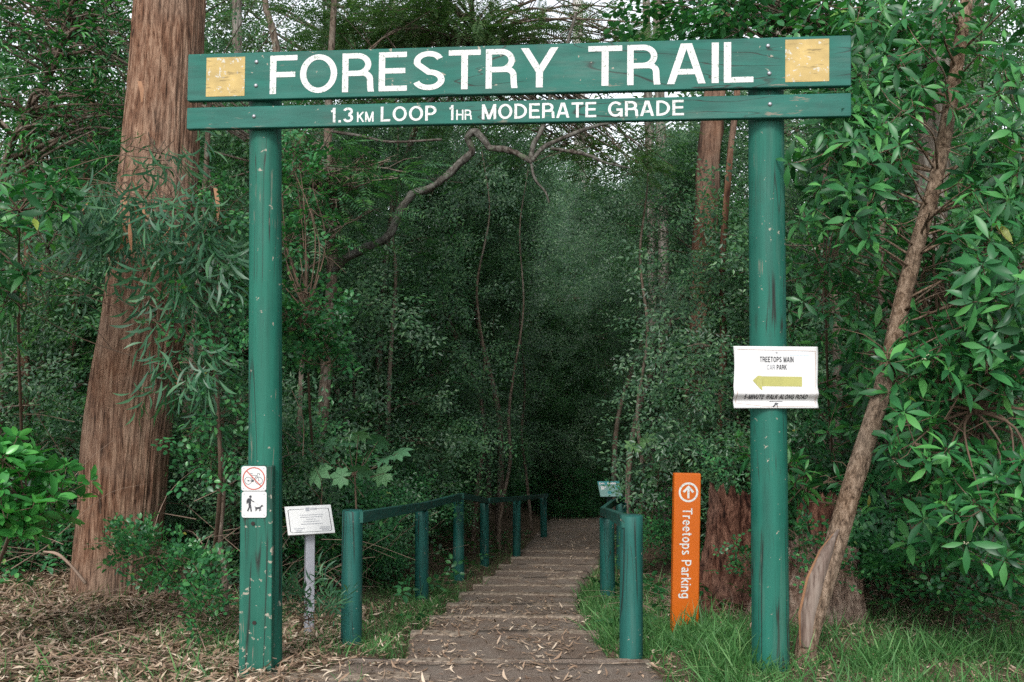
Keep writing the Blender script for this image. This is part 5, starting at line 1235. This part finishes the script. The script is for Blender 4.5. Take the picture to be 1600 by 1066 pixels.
gp = scatter(15500, gd, lambda g_: (g_.uniform(-2.3, 2.3), g_.uniform(5.3, 11))) + scatter(15500, gd, lambda g_: (g_.uniform(.6, 4.6), g_.uniform(4.9, 7.6))) + scatter(4500, gd, lambda g_: (g_.uniform(1.0, 3.6), g_.uniform(4.8, 5.9))) + scatter(5200, gd, lambda g_: (g_.uniform(-4.3, -1.6), g_.uniform(4.7, 7.5))) + scatter(5000, gd, lambda g_: (g_.uniform(-2.3, 2.6), g_.uniform(10, 20)))
P = np.array([(x, y, H(x, y) - .005) for x, y in gp]); n = len(P); Z = rand_dirs(n, .55, 1); Rm = whorl_frames(Z)
hs_ = RNG.uniform(.035, .11, n) * np.where(RNG.random(n) < .16, 1.8, 1) * np.where((P[:, 0] > .4) & (P[:, 1] > 5.6) & (P[:, 0] < 1.6), 1.35, 1) * np.where(P[:, 1] < 5.6, 1.25, 1); items = []; wh = RNG.integers(0, 4, n)
for i, T in enumerate(T_gr): k = wh == i; items.append(inst(T, P[k], Rm[k], hs_[k]))
d = join_t(items); tag(part('grass', d[0], d[1], M['grass'], None, False, d[2]), 'soft green grass edging the steps and lower right ground', 'grass', kind='stuff')
# low ground cover seedlings further in
gp = scatter(900, lambda x, y: 1 if abs(x - xc(y)) > path_halfw(y) + .15 else 0, lambda g_: (g_.uniform(-5, 6), g_.uniform(7.2, 20)))
P = np.array([(x, y, H(x, y) + RNG.uniform(.03, .22)) for x, y in gp]); D = rand_dirs(len(P), -.1, .5)
d = cloud(T_small, P, D, (1.2, 2.2), .5); tag(part('ground_cover', d[0], d[1], M['small'], None, True, d[2]), 'low seedlings and creepers covering the forest floor', 'ground cover', kind='stuff')
# dead twigs and vines: a brown tangle under the shrubs
mb = MB(); rr = random.Random(12)
for i in range(760):
    z_ = rr.random()
    if z_ < .30: x, y, hmax = rr.uniform(-4.5, -1.6), rr.uniform(5.2, 7.2), .07
    elif z_ < .62: x, y, hmax = rr.uniform(-4.6, -1.3), rr.uniform(7.0, 9.5), 1.4
    elif z_ < .70: x, y, hmax = rr.uniform(-2.5, -1.0), rr.uniform(9, 13), 1.6
    elif z_ < .86: x, y, hmax = rr.uniform(2.2, 4.6), rr.uniform(6.4, 9), .9
    else: x, y, hmax = rr.uniform(1.0, 2.3), rr.uniform(7, 10), .12
    a = rr.uniform(0, 6.28); l = rr.uniform(.15, .5) * (1.8 if hmax > 1 else 1); z0 = rr.uniform(0, hmax) * rr.random(); p = Vector((x, y, H(x, y) + .01 + z0))
    e = p + Vector((math.cos(a) * l, math.sin(a) * l, (rr.uniform(-.3, .9) * l) if hmax > .5 else rr.uniform(0, .1))); e.z = max(e.z, H(e.x, e.y) + .01)
    mid = p.lerp(e, .5) + Vector((rr.uniform(-.1, .1), rr.uniform(-.1, .1), rr.uniform(.0, .12))) * l; mid.z = max(mid.z, H(mid.x, mid.y) + .01)
    r = rr.uniform(.0015, .005); mb.tube(catmull([p, mid, e], 3), [r, r * .5], 4, False)
tag(part('dead_twigs', mb.v, mb.f, M['deadtwig'], None), 'brown tangle of dead twigs and dry stems under the shrubs', 'dead twigs', kind='stuff')
# bent dead stick by the massive trunk
mb = MB(); mb.tube(catmull([at(68, 862, 6.9), at(90, 866, 6.85), at(112, 885, 6.8), at(134, 912, 6.75)], 5), [.006, .012, .009, .011], 7); o = part('dead_branch', mb.v, mb.f, M['deadtwig'], None, True, base=tuple(at(134, 912, 6.75)))
tag(o, 'bent reddish dead branch at the left foot of the massive trunk', 'dead branch')
